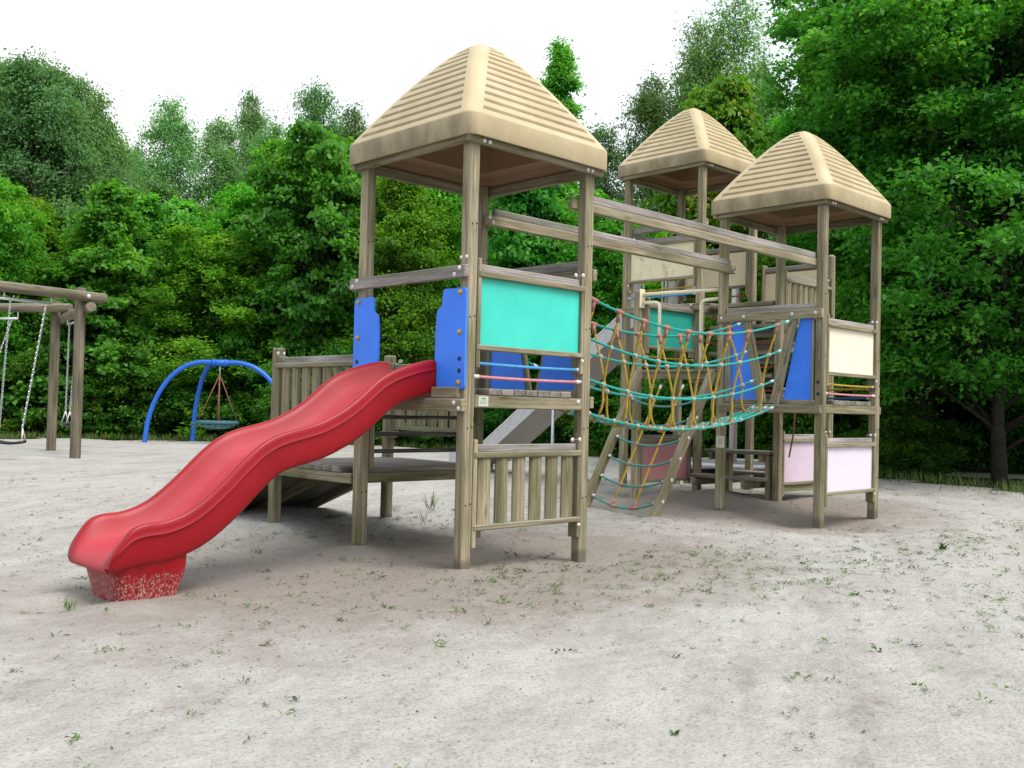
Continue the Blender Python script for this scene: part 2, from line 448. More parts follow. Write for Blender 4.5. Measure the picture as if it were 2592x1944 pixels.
def sand_mat():
    m, nt, b = new_mat('pale_sand')
    L = nt.links
    geo = N(nt, 'ShaderNodeNewGeometry')
    def nz(s, d=5.0, ro=0.6):
        n = N(nt, 'ShaderNodeTexNoise', i_Scale=s, i_Detail=d, i_Roughness=ro)
        L.new(geo.outputs['Position'], n.inputs['Vector'])
        return n.outputs['Fac']
    a, bb, c1, d1, e1 = nz(0.45), nz(2.2), nz(11.0), nz(70.0, 4.0, 0.7), nz(260.0, 2.0)
    # long streaks left by wheels and rakes
    rot = N(nt, 'ShaderNodeMapping')
    rot.inputs['Rotation'].default_value = (0, 0, R(-30))
    L.new(geo.outputs['Position'], rot.inputs['Vector'])
    stv = N(nt, 'ShaderNodeMapping')
    stv.inputs['Scale'].default_value = (0.55, 3.2, 1)
    L.new(rot.outputs[0], stv.inputs['Vector'])
    stn = N(nt, 'ShaderNodeTexNoise', i_Scale=1.0, i_Detail=6.0, i_Roughness=0.66)
    L.new(stv.outputs[0], stn.inputs['Vector'])
    st = stn.outputs['Fac']
    r1 = ramp(nt, [(0.36, (0.25, 0.225, 0.20)), (0.45, (0.355, 0.335, 0.312)), (0.54, (0.42, 0.404, 0.382)), (0.68, (0.475, 0.461, 0.44))])
    L.new(math_n(nt, 'ADD', math_n(nt, 'MULTIPLY', a, 0.30), math_n(nt, 'ADD', math_n(nt, 'MULTIPLY', st, 0.32), math_n(nt, 'ADD', math_n(nt, 'MULTIPLY', bb, 0.16), math_n(nt, 'MULTIPLY', c1, 0.22)))), r1.inputs['Fac'])
    r2 = ramp(nt, [(0.30, (0.48, 0.44, 0.40)), (0.41, (0.86, 0.845, 0.825)), (0.5, (0.99, 0.99, 0.985)), (0.6, (1.06, 1.06, 1.05)), (0.75, (1.2, 1.2, 1.2))])
    L.new(d1, r2.inputs['Fac'])
    col = mixc(nt, 'MULTIPLY', 1.0, r1.outputs['Color'], r2.outputs['Color'])
    # scattered dark humus crumbs
    crumbs = math_n(nt, 'MULTIPLY', maprange(nt, d1, 0.60, 0.68, 0, 0.8), maprange(nt, st, 0.56, 0.40, 0, 1))
    col = mixc(nt, 'MIX', crumbs, col, (0.17, 0.13, 0.095))
    # damp trodden sand by tower and slide, with tower shade put into its colour
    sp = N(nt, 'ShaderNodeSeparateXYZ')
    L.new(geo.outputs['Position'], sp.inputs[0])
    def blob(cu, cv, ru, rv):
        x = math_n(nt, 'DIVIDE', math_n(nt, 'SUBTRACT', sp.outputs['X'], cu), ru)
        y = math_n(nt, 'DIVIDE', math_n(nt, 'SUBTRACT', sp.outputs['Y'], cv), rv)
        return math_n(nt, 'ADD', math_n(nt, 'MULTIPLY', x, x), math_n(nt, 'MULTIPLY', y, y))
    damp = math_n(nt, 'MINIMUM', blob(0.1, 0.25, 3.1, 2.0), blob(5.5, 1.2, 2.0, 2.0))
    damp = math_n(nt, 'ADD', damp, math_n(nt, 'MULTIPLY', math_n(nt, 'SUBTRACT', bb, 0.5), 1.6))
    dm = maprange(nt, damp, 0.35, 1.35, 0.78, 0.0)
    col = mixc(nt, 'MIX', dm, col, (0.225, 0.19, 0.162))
    L.new(col, b.inputs['Base Color'])
    b.inputs['Roughness'].default_value = 0.95
    b.inputs['Specular IOR Level'].default_value = 0.12
    h = math_n(nt, 'ADD', math_n(nt, 'MULTIPLY', c1, 2.0), math_n(nt, 'ADD', math_n(nt, 'MULTIPLY', d1, 0.6), math_n(nt, 'MULTIPLY', e1, 0.14)))
    bp = N(nt, 'ShaderNodeBump', i_Strength=0.7, i_Distance=0.02)
    L.new(h, bp.inputs['Height'])
    L.new(bp.outputs[0], b.inputs['Normal'])
    return m
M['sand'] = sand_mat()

def soil_mat(name, a, bcol, c):
    m, nt, b = new_mat(name)
    L = nt.links
    geo = N(nt, 'ShaderNodeNewGeometry')
    n1 = N(nt, 'ShaderNodeTexNoise', i_Scale=3.0, i_Detail=8.0, i_Roughness=0.7)
    L.new(geo.outputs['Position'], n1.inputs['Vector'])
    r = ramp(nt, [(0.3, a), (0.5, bcol), (0.72, c)])
    L.new(n1.outputs['Fac'], r.inputs['Fac'])
    L.new(r.outputs['Color'], b.inputs['Base Color'])
    b.inputs['Roughness'].default_value = 0.95
    bp = N(nt, 'ShaderNodeBump', i_Strength=0.7, i_Distance=0.05)
    L.new(n1.outputs['Fac'], bp.inputs['Height'])
    L.new(bp.outputs[0], b.inputs['Normal'])
    return m
M['soil'] = soil_mat('forest_floor', (0.03, 0.028, 0.016), (0.06, 0.065, 0.025), (0.09, 0.11, 0.03))
M['clod'] = soil_mat('sand_clods', (0.16, 0.135, 0.11), (0.27, 0.24, 0.21), (0.38, 0.36, 0.33))
M['path'] = soil_mat('sandy_path', (0.27, 0.25, 0.22), (0.34, 0.32, 0.29), (0.40, 0.38, 0.35))

# ------------------------------------------------------------------ object helpers
WM = {}          # world matrix of every object, by object name

def place(o, world=None, parent=None):
    world = world or Matrix.Identity(4)
    COL.objects.link(o)
    if parent is not None:
        o.parent = parent
        o.matrix_parent_inverse = WM[parent.name].inverted()
    o.matrix_basis = world
    WM[o.name] = world.copy()
    return o

def tag(o, label, cat, group=None):
    o['label'] = label
    o['category'] = cat
    if group:
        o['group'] = group
    return o

def thing(name, label, cat, loc, group=None):
    o = bpy.data.objects.new(name, None)
    o.empty_display_size = 0.2
    place(o, Matrix.Translation(loc))
    return tag(o, label, cat, group)

def mesh_np(name, verts, faces, smooth=False):
    me = bpy.data.meshes.new(name)
    me.from_pydata([tuple(v) for v in verts], [], faces)
    me.update()
    if smooth:
        me.polygons.foreach_set('use_smooth', [True] * len(me.polygons))
    return me

def mesh_obj(name, me, mat, parent=None, world=None):
    if mat is not None and not me.materials:
        me.materials.append(M[mat] if isinstance(mat, str) else mat)
    o = bpy.data.objects.new(name, me)
    return place(o, world, parent)

_boxes = {}
def box_mesh(dx, dy, dz, b, mat):
    key = (round(dx, 4), round(dy, 4), round(dz, 4), round(b, 4), mat)
    if key in _boxes:
        return _boxes[key]
    h = (dx / 2, dy / 2, dz / 2)
    b = min(b, min(h) * 0.6)
    vs, idx = [], {}
    for sx in (-1, 1):
        for sy in (-1, 1):
            for sz in (-1, 1):
                s = (sx, sy, sz)
                for ax in range(3):
                    idx[(s, ax)] = len(vs)
                    vs.append(tuple(s[k] * (h[k] if k == ax else h[k] - b) for k in range(3)))
    fs = []
    for ax in range(3):
        o1, o2 = (ax + 1) % 3, (ax + 2) % 3
        for sg in (-1, 1):
            q = []
            for a1, a2 in ((-1, -1), (1, -1), (1, 1), (-1, 1)):
                s = [0, 0, 0]
                s[ax], s[o1], s[o2] = sg, a1, a2
                q.append(idx[(tuple(s), ax)])
            fs.append(q)
        for s1 in (-1, 1):          # edge between faces o1 and o2
            for s2 in (-1, 1):
                q = []
                for t, f in ((-1, o1), (-1, o2), (1, o2), (1, o1)):
                    s = [0, 0, 0]
                    s[ax], s[o1], s[o2] = t, s1, s2
                    q.append(idx[(tuple(s), f)])
                fs.append(q)
    for sx in (-1, 1):
        for sy in (-1, 1):
            for sz in (-1, 1):
                fs.append([idx[((sx, sy, sz), k)] for k in range(3)])
    out = []
    for f in fs:
        p = [Vector(vs[i]) for i in f]
        n = (p[1] - p[0]).cross(p[2] - p[0])
        c = sum(p, Vector()) / len(p)
        out.append(f if n.dot(c) > 0 else f[::-1])
    me = mesh_np('box', vs, out)
    _boxes[key] = me
    me.materials.append(M[mat])
    return me

ROT = {0: Matrix.Identity(4), 1: Matrix.Rotation(R(90), 4, 'Z'), 2: Matrix.Rotation(R(-90), 4, 'Y')}
def box(name, u, v, z, mat, parent, b=0.006):
    """axis-aligned chamfered piece, grain along its longest side"""
    d = [abs(u[1] - u[0]), abs(v[1] - v[0]), abs(z[1] - z[0])]
    c = Vector(((u[0] + u[1]) / 2, (v[0] + v[1]) / 2, (z[0] + z[1]) / 2))
    ax = d.index(max(d))
    dims = {0: (d[0], d[1], d[2]), 1: (d[1], d[0], d[2]), 2: (d[2], d[1], d[0])}[ax]
    return mesh_obj(name, box_mesh(*dims, b, mat), mat, parent, Matrix.Translation(c) @ ROT[ax])

def beam(name, p0, p1, w, h, mat, parent, b=0.006, up=(0, 0, 1)):
    """piece from p0 to p1, w across, h in the 'up' direction"""
    p0, p1 = Vector(p0), Vector(p1)
    x = (p1 - p0)
    ln = x.length
    x.normalize()
    zz = Vector(up)
    zz = (zz - x * zz.dot(x)).normalized()
    yy = zz.cross(x)
    mw = Matrix((x, yy, zz)).transposed().to_4x4()
    mw.translation = (p0 + p1) / 2
    return mesh_obj(name, box_mesh(ln, w, h, b, mat), mat, parent, mw)

def tube_geo(pts, r, n=8, cap=True, radii=None):
    pts = [Vector(p) for p in pts]
    vs, fs = [], []
    t0 = (pts[1] - pts[0]).normalized()
    ref = Vector((0, 0, 1)) if abs(t0.z) < 0.9 else Vector((1, 0, 0))
    nrm = (ref - t0 * ref.dot(t0)).normalized()
    for i, p in enumerate(pts):
        t = (pts[min(i + 1, len(pts) - 1)] - pts[max(i - 1, 0)]).normalized()
        nrm = (nrm - t * nrm.dot(t)).normalized()
        bn = t.cross(nrm)
        rr = radii[i] if radii else r
        for k in range(n):
            a = 2 * math.pi * k / n
            vs.append(p + (nrm * math.cos(a) + bn * math.sin(a)) * rr)
    for i in range(len(pts) - 1):
        for k in range(n):
            a, b2 = i * n + k, i * n + (k + 1) % n
            fs.append((a, b2, b2 + n, a + n))
    if cap:
        fs.append(tuple(range(n))[::-1])
        fs.append(tuple(range((len(pts) - 1) * n, len(pts) * n)))
    return vs, fs

def tube(name, pts, r, mat, parent, n=8, origin=None, radii=None):
    vs, fs = tube_geo(pts, r, n, True, radii)
    o = Vector(origin) if origin else Vector(pts[0])
    return mesh_obj(name, mesh_np(name, [v - o for v in vs], fs, True), mat, parent, Matrix.Translation(o))

class MB:
    """collects geometry for ONE part"""
    def __init__(s):
        s.v, s.f = [], []
    def add(s, vs, fs):
        k = len(s.v)
        s.v += [tuple(v) for v in vs]
        s.f += [tuple(i + k for i in f) for f in fs]
    def tube(s, pts, r, n=6, radii=None):
        s.add(*tube_geo(pts, r, n, True, radii))
    def build(s, name, mat, parent, origin=(0, 0, 0), smooth=True):
        o = Vector(origin)
        return mesh_obj(name, mesh_np(name, [Vector(v) - o for v in s.v], s.f, smooth), mat, parent, Matrix.Translation(o))

def prism(name, poly, axis, a0, a1, mat, parent, b=0.0):
    """polygon (in the two other axes, order u,v,z without 'axis') extruded from a0 to a1"""
    def P(p, a):
        q = list(p)
        q.insert(axis, a)
        return Vector(q)
    c = Vector()
    for p in poly:
        c += P(p, (a0 + a1) / 2)
    c /= len(poly)
    n = len(poly)
    vs = [P(p, a0) - c for p in poly] + [P(p, a1) - c for p in poly]
    fs = [tuple(range(n)), tuple(range(n, 2 * n))] + [(i, (i + 1) % n, n + (i + 1) % n, n + i) for i in range(n)]
    me = mesh_np(name, vs, fs)
    import bmesh
    bm = bmesh.new()
    bm.from_mesh(me)
    bmesh.ops.recalc_face_normals(bm, faces=bm.faces)
    if b > 0:
        es = [e for e in bm.edges if len(e.link_faces) == 2 and e.calc_face_angle(0) > 0.5]
        bmesh.ops.bevel(bm, geom=es, offset=b, segments=2, affect='EDGES', profile=0.6)
    bm.to_mesh(me)
    bm.free()
    return mesh_obj(name, me, mat, parent, Matrix.Translation(c))

_disc = {}
def bolt(p, nrm, parent, r=0.013, mat='bolt', h=0.010, name='bolt'):
    """dome-headed bolt at p, facing nrm; one shared mesh per size"""
    key = (r, h, mat)
    if key not in _disc:
        n, vs, fs = 10, [], []
        for rr, zz in ((1.25, -0.002), (1.25, 0.0025), (1.0, 0.003), (0.92, h * 0.65), (0.55, h)):
            for k in range(n):
                a = 2 * math.pi * k / n
                vs.append((rr * r * math.cos(a), rr * r * math.sin(a), zz))
        for i in range(4):
            for k in range(n):
                a, b2 = i * n + k, i * n + (k + 1) % n
                fs.append((a, b2, b2 + n, a + n))
        fs.append(tuple(range(4 * n, 5 * n)))
        me = mesh_np('bolt', vs, fs)
        me.materials.append(M[mat])
        _disc[key] = me
    mw = Vector(nrm).to_track_quat('Z', 'Y').to_matrix().to_4x4()
    mw.translation = Vector(p)
    return mesh_obj(name, _disc[key], None, parent, mw)

# ------------------------------------------------------------------ terrain
def sstep(a, b, x):
    t = max(0.0, min(1.0, (x - a) / (b - a)))
    return t * t * (3 - 2 * t)

BUMPS = [(0.0, 2.4, 0.075, 0.5), (1.18, 2.4, 0.03, 0.4), (0.5, 3.3, 0.09, 0.7), (1.25, -0.1, -0.06, 0.45), (0, 1.18, 0.035, 0.35),
         (5.4, 0.2, -0.115, 0.95), (5.55, 1.75, 0.13, 0.5), (4.4, 2.0, -0.02, 0.8), (-2.48, 0.6, -0.055, 0.2), (-2.2, 0.22, 0.025, 0.16), (-1.7, 0.3, 0.02, 0.25)]
for _u, _v in ((0, 0), (1.18, 0), (0, 1.18), (1.18, 1.18), (4.8, 0), (5.98, 0), (4.8, 1.18), (5.98, 1.18), (0, 2.4), (1.18, 2.4), (4.8, 2.36), (3.6, 1.2)):
    BUMPS.append((_u + 0.02, _v - 0.03, 0.028, 0.15))
def ground_h(u, v):
    d = (u + 4.4655) * 0.6975 + (v + 5.0305) * 0.7161
    h = 0.10 * sstep(8.0, 13.0, d)
    for cu, cv, a, s in BUMPS:
        q = ((u - cu) ** 2 + (v - cv) ** 2) / (s * s)
        if q < 12:
            h += a * math.exp(-q)
    h += 0.022 * noise.noise((u * 0.55, v * 0.55, 1.3)) + 0.010 * noise.noise((u * 1.7, v * 1.7, 4.1))
    # shallow wheel and rake ruts crossing the sand in front of the towers
    w = u * 0.50 - v * 0.866
    fade = sstep(-9, -1, u + v * 0.2) * (1 - sstep(6, 12, d)) if d < 12 else 0
    h += 0.016 * fade * noise.noise((w * 3.0, (u * 0.866 + v * 0.5) * 0.25, 7.7))
    return h
def ground_fine(u, v):
    return ground_h(u, v) + 0.011 * noise.noise((u * 3.1, v * 3.1, 2.2)) + 0.005 * noise.noise((u * 6.5, v * 6.5, 6.2)) + 0.0035 * noise.noise((u * 13.0, v * 13.0, 9.2))

SAND_POLY = [(-14, 19.5), (3.0, 20.7), (5.07, 21.0), (6.5, 19.6), (9.2, 18.0), (10.6, 15.6), (11.8, 13.2), (12.35, 9.7), (12.1, 7), (11.55, 2.61),
             (11.2, 0.96), (10.35, -0.07), (9.0, -4), (7, -13), (-14, -14)]
def inside(p, poly):
    x, y = p
    r = False
    j = len(poly) - 1
    for i in range(len(poly)):
        xi, yi = poly[i]
        xj, yj = poly[j]
        if (yi > y) != (yj > y) and x < (xj - xi) * (y - yi) / (yj - yi) + xi:
            r = not r
        j = i
    return r

def grid_mesh(name, us, vs, hf, keep=None):
    nu, nv = len(us), len(vs)
    verts = [(u, v, hf(u, v)) for u in us for v in vs]
    faces = []
    for i in range(nu - 1):
        for j in range(nv - 1):
            if keep is None or keep((us[i] + us[i + 1]) / 2, (vs[j] + vs[j + 1]) / 2):
                a = i * nv + j
                faces.append((a, a + nv, a + nv + 1, a + 1))
    return mesh_np(name, verts, faces, True)

def spaced(lo, f0, f1, hi, step, grow=1.12):
    mid = list(np.arange(f0, f1, step))
    a, s = [], step
    x = f0
    while x > lo:
        s = min(s * grow, 0.7)
        x -= s
        a.append(x)
    b, s = [], step
    x = mid[-1]
    while x < hi:
        s = min(s * grow, 0.7)
        x += s
        b.append(x)
    return [float(q) for q in a[::-1] + mid + b]

def keep_sand(u, v):
    k = 0.5 * noise.noise((u * 0.9, v * 0.9, 3)) + 0.25 * noise.noise((u * 3, v * 3, 5))
    return inside((u + k, v + k), SAND_POLY)
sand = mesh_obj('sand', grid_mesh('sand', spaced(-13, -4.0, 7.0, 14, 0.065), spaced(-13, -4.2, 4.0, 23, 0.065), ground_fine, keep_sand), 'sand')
sand['kind'] = 'structure'

def gh(u, v):
    return ground_h(u, v) - 0.05 if abs(u) < 40 and abs(v) < 40 else 0.05
axis = [-600, -250, -120, -60, -40] + [float(x) for x in np.arange(-30, 45, 1.0)] + [60, 120, 250, 600]
ground = mesh_obj('ground', grid_mesh('ground', axis, axis, gh), 'soil')
ground['kind'] = 'structure'

pth = [(13.2, 4.6), (13.7, 3.6), (14.6, 2.4), (16.0, 0.4), (18.5, -4.0), (24, -12)]
vs, fs = [], []
for i, (x, y) in enumerate(pth):
    a = Vector(pth[max(i - 1, 0)])
    b = Vector(pth[min(i + 1, len(pth) - 1)])
    n = Vector((-(b - a).y, (b - a).x)).normalized() * 0.75
    for s in (-1, -0.33, 0.33, 1):
        qx, qy = x + n.x * s, y + n.y * s
        vs.append((qx, qy, ground_h(qx, qy) - 0.012))
for i in range(len(pth) - 1):
    for k in range(3):
        a = i * 4 + k
        fs.append((a, a + 1, a + 5, a + 4))
path = mesh_obj('path', mesh_np('path', vs, fs, True), 'path')
path['kind'] = 'structure'

# ------------------------------------------------------------------ play towers
S = 1.1784          # post spacing
HP = 0.0440         # half a post

class Face:
    """a side of a tower: s runs along it, n outwards"""
    def __init__(f, tu, tv, side, span=S):
        f.tu, f.tv, f.side, f.span = tu, tv, side, span
    def box(f, name, s, n, z, mat, parent, b=0.006):
        if f.side == '-v': return box(name, (f.tu + s[0], f.tu + s[1]), (f.tv - n[0], f.tv - n[1]), z, mat, parent, b)
        if f.side == '+v': return box(name, (f.tu + s[0], f.tu + s[1]), (f.tv + n[0], f.tv + n[1]), z, mat, parent, b)
        if f.side == '-u': return box(name, (f.tu - n[0], f.tu - n[1]), (f.tv + s[0], f.tv + s[1]), z, mat, parent, b)
        return box(name, (f.tu + n[0], f.tu + n[1]), (f.tv + s[0], f.tv + s[1]), z, mat, parent, b)
    def pt(f, s, n, z):
        return {'-v': Vector((f.tu + s, f.tv - n, z)), '+v': Vector((f.tu + s, f.tv + n, z)),
                '-u': Vector((f.tu - n, f.tv + s, z)), '+u': Vector((f.tu + n, f.tv + s, z))}[f.side]
    def nrm(f):
        return {'-v': (0, -1, 0), '+v': (0, 1, 0), '-u': (-1, 0, 0), '+u': (1, 0, 0)}[f.side]
    def bolt(f, s, n, z, parent, **k):
        return bolt(f.pt(s, n, z), f.nrm(), parent, **k)
    def prism(f, name, poly, n0, n1, mat, parent, b=0.0):
        if f.side in '-v +v':
            sg = -1 if f.side == '-v' else 1
            return prism(name, [(f.tu + s, z) for s, z in poly], 1, f.tv + sg * n0, f.tv + sg * n1, mat, parent, b)
        sg = -1 if f.side == '-u' else 1
        return prism(name, [(f.tv + s, z) for s, z in poly], 0, f.tu + sg * n0, f.tu + sg * n1, mat, parent, b)

def rounded(poly, r):
    out = []
    n = len(poly)
    for i in range(n):
        a, b, c = Vector(poly[i - 1]), Vector(poly[i]), Vector(poly[(i + 1) % n])
        ra = min(r, (a - b).length * 0.4, (c - b).length * 0.4)
        p0, p1 = b + (a - b).normalized() * ra, b + (c - b).normalized() * ra
        for k in range(4):
            t = k / 3
            q = p0 * (1 - t) ** 2 + b * 2 * t * (1 - t) + p1 * t * t
            out.append((q.x, q.y))
    return out

def bay(f, parent, z0, z1, fill, board_h=0.05, drop=0.13, rise=0.085, nslat=6, label=None, bolts=True):
    """framed infill between two posts: bottom rail at z0, top rail at z1"""
    s0, s1 = HP, f.span - HP
    top = f.box('railing', (s0 + 0.036, s1 - 0.036), (-0.012, 0.026), (z1 - 0.004, z1 + board_h), 'greywood', parent)
    if label:
        top['label'] = label
    f.box('rail', (s0 + 0.005, s1 - 0.005), (0.027, 0.060), (z1 - 0.042, z1), 'wood', top)
    f.box('rail', (s0 + 0.005, s1 - 0.005), (0.0, 0.056), (z0 - 0.037, z0), 'wood', top)
    for a in ((s0 + 0.001, s0 + 0.036), (s1 - 0.036, s1 - 0.001)):
        f.box('side_board', a, (-0.046, 0.051), (z0 - drop, z1 + rise), 'wood', top)
    if fill == 'slats':
        w = (s1 - s0 - 0.08) / nslat
        for i in range(nslat):
            c = s0 + 0.04 + w * (i + 0.5)
            pts = []
            for k in range(9):                     # half-round slat
                a = math.pi * k / 8
                pts.append((c - math.cos(a) * w * 0.365, 0.010 + 0.036 * math.sin(a)))
            vs, fs = [], []
            for zz in (z0, z1 - 0.04):
                for (ss, nn) in pts:
                    vs.append(f.pt(ss, nn, zz))
            n = len(pts)
            fs = [(i2, i2 + 1, n + i2 + 1, n + i2) for i2 in range(n - 1)] + [(n - 1, 0, n, 2 * n - 1), tuple(range(n)), tuple(range(n, 2 * n))]
            o = sum(vs, Vector()) / len(vs)
            # grain along the slat: local X up
            mw = Matrix.Translation(o) @ ROT[2]
            inv = mw.inverted()
            me = mesh_np('slat', [inv @ p for p in vs], fs)
            me.materials.append(M['wood'])
            mesh_obj('slat', me, None, top, mw)
    else:
        f.box('panel', (s0 + 0.034, s1 - 0.034), (0.004, 0.022), (z0 - 0.01, z1 - 0.03), fill, top, 0.003)
    if bolts:
        f.bolt(s1 - 0.085, 0.028, z1 + board_h + 0.03, top, r=0.013)
        f.bolt(s1 - 0.030, 0.052, z1 + board_h + 0.032, top, r=0.013)
        f.bolt(s1 - 0.020, 0.052, z0 - 0.06, top, r=0.012)
    return top

def rope_bar(f, parent, z, mat, n=0.02):
    a, b = f.pt(HP - 0.01, n, z), f.pt(f.span - HP + 0.01, n, z)
    mid = [a.lerp(b, t) - Vector((0, 0, 0.006 * math.sin(math.pi * t))) for t in (0, .25, .5, .75, 1)]
    r = tube('safety_rope', mid, 0.0105, mat, parent)
    d = (b - a).normalized()
    tube('end_sleeve', [a, a + d * 0.06], 0.0145, 'bolt', r)
    tube('end_sleeve', [b - d * 0.06, b], 0.0145, 'bolt', r)
    return r

def tower_deck(f_u, f_v, parent, z, along='v', su=S, sv=S):
    """boards ending at the -v side, on two beams"""
    d = box('deck', (f_u + HP, f_u + su - HP), (f_v - 0.046, f_v - 0.003), (z - 0.133, z - 0.045), 'wood', parent)
    box('deck_beam', (f_u + HP, f_u + su - HP), (f_v + sv + 0.0, f_v + sv + 0.05), (z - 0.133, z - 0.045), 'wood', d)
    n = 9
    w = (su - 2 * 0.05) / n
    for i in range(n):
        a = f_u + 0.05 + w * i
        cut = 0.066 if i in (0, n - 1) else 0
        box('deck_board', (a + 0.003, a + w - 0.003), (f_v - 0.051 + cut * 1.9, f_v + sv + 0.055 - cut * 1.9), (z - 0.044, z + 0.002 * (i % 2)), 'deckwood', d)
    return d

def roof_mesh(cx, cy, zb, seed):
    A = S / 2 + 0.125
    HPY = 0.94
    ang = 6
    fl = np.linspace(-1, 1, 9)
    verts, groove, skirt = [], [], []
    def ring(a, z, dep=0.0, g=0.0, sk=0.0, crad=0.075):
        c = crad * min(1, a / 0.16)
        Lf = max(a - c, 1e-4)
        m = min(0.030, Lf * 0.4)
        ss = [-Lf, -(Lf - m), -(Lf - m * 1.22)] + [float(x) * (Lf - m * 1.3) for x in fl] + [Lf - m * 1.22, Lf - m, Lf]
        for q in range(4):
            ca, sa = [(1, 0), (0, 1), (-1, 0), (0, -1)][q]
            for i, s in enumerate(ss):
                inner = 2 <= i <= len(ss) - 3
                dd = dep if inner else 0.0
                x, y = a - dd * 0.6, s
                verts.append((cx + x * ca - y * sa, cy + x * sa + y * ca, z - dd))
                groove.append(g if inner else 0.0)
                skirt.append(sk)
            for k in range(1, ang):
                t = k / ang * math.pi / 2
                x, y = Lf + c * math.cos(t), Lf + c * math.sin(t)
                verts.append((cx + x * ca - y * sa, cy + x * sa + y * ca, z))
                groove.append(0.0)
                skirt.append(sk)
        return len(ss) * 4 + 4 * (ang - 1)
    def hz(r):
        q = (math.sqrt(r * r + 0.03) - 0.1732) / (math.sqrt(1.03) - 0.1732)
        return zb + 0.153 + 0.79 * (1 - q ** 1.17)
    n = 0
    rings = 0
    def R_(*a, **k):
        nonlocal n, rings
        n = ring(*a, **k)
        rings += 1
    # inside of the shell
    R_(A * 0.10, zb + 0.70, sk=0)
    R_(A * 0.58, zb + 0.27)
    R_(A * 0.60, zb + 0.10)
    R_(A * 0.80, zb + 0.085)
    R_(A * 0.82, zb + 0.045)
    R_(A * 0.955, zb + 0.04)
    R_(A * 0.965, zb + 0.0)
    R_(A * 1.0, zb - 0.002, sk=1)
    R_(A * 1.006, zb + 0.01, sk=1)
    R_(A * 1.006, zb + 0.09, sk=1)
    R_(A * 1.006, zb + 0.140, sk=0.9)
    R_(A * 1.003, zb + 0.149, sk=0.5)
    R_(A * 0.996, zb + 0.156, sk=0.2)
    r0, r1, ng = 0.965, 0.125, 12
    p = (r0 - r1) / ng
    for i in range(ng):
        a = r0 - p * i
        for o_, d_ in ((0.0, 0.0), (0.06, 0.014), (0.32, 0.014), (0.42, 0.0)):
            r = a - o_ * p
            R_(A * r, hz(r), dep=d_, g=1.0 if d_ else 0.25)
    for r in (0.145, 0.10, 0.06, 0.025, 0.005):
        R_(A * r, hz(r))
    faces = []
    for i in range(rings - 1):
        for k in range(n):
            a, b = i * n + k, i * n + (k + 1) % n
            faces.append((a, b, b + n, a + n))
    faces.append(tuple(range(n))[::-1])
    faces.append(tuple(range((rings - 1) * n, rings * n)))
    o = Vector((cx, cy, zb))
    me = mesh_np('roof', [Vector(v) - o for v in verts], faces, True)
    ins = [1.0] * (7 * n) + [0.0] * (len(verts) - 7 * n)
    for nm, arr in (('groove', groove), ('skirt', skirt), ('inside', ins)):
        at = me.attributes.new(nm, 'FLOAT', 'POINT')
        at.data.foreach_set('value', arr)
    me.set_sharp_from_angle(angle=R(38))
    return me, o

def make_tower(tu, tv, zt, label, name='play_tower', group='roofed towers of the climbing frame', bottoms=(-0.3,) * 4, su=S):
    t = thing(name, label, 'play tower', (tu + S / 2, tv + S / 2, 0.0), group)
    for (a, b) in ((0, 0), (1, 0), (0, 1), (1, 1)):
        cu, cv = tu + a * S, tv + b * S
        p = box('post', (cu - HP, cu + HP), (cv - HP, cv + HP), (-0.3, zt + 0.03), 'post', t, 0.009)
        for zz in (0.45, 0.97, 1.72, 2.35):
            if zz < zt - 0.3:
                bolt((cu - 0.018, cv - HP, zz), (0, -1, 0), p, r=0.005, h=0.002, mat='hole', name='screw_hole')
                bolt((cu + 0.022, cv - HP, zz + 0.008), (0, -1, 0), p, r=0.005, h=0.002, mat='hole', name='screw_hole')
    me, o = roof_mesh(tu + S / 2, tv + S / 2, zt - 0.018, tu)
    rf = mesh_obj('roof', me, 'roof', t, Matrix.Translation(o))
    for side in ('-v', '+v', '-u', '+u'):
        f = Face(tu, tv, side) if side[0] == '-' else Face(tu + (S if side == '+u' else 0), tv + (S if side == '+v' else 0), side)
        ext = 0.105 if side[1] == 'v' else 0.055
        f.box('roof_beam', (-ext, S + ext), (HP + 0.001, HP + 0.042), (zt - 0.058, zt + 0.02), 'wood', rf)
        for s_ in (0.035, 0.085, S - 0.085, S - 0.035):
            if side[1] == 'v':
                f.bolt(s_, HP + 0.043, zt - 0.037, rf, r=0.013)
    return t, rf

# ---- tower with the red slide
T1, roof1 = make_tower(0, 0, 2.955, 'tall beige-roofed play tower with turquoise panel, where the red slide starts')
f = Face(0, 0, '-v')
bay(f, T1, 1.537, 2.04, 'turquoise', drop=0.16, label='turquoise plastic panel in a weathered wooden frame')
bay(f, T1, 0.312, 0.808, 'slats', drop=0.155, label='low picket railing of weathered half-round slats')
rope_bar(f, T1, 1.412, 'rope_blue')
rope_bar(f, T1, 1.321, 'rope_pink')
d1 = tower_deck(0, 0, T1, 1.24)
pl = f.box('name_plate', (0.075, 0.165), (0.0462, 0.049), (1.118, 1.186), 'plate', T1, 0.001)
pl['label'] = 'small pale maker plate with green lettering'
f.box('printed_line', (0.098, 0.142), (0.0492, 0.0498), (1.166, 1.177), 'plate_print', pl, 0.0002)
for zz in (1.156, 1.146, 1.136):
    f.box('printed_line', (0.086, 0.150), (0.0492, 0.0498), (zz - 0.0018, zz + 0.0018), 'plate_print', pl, 0.0002)
f.bolt(S - HP - 0.05, 0.047, 1.17, d1)
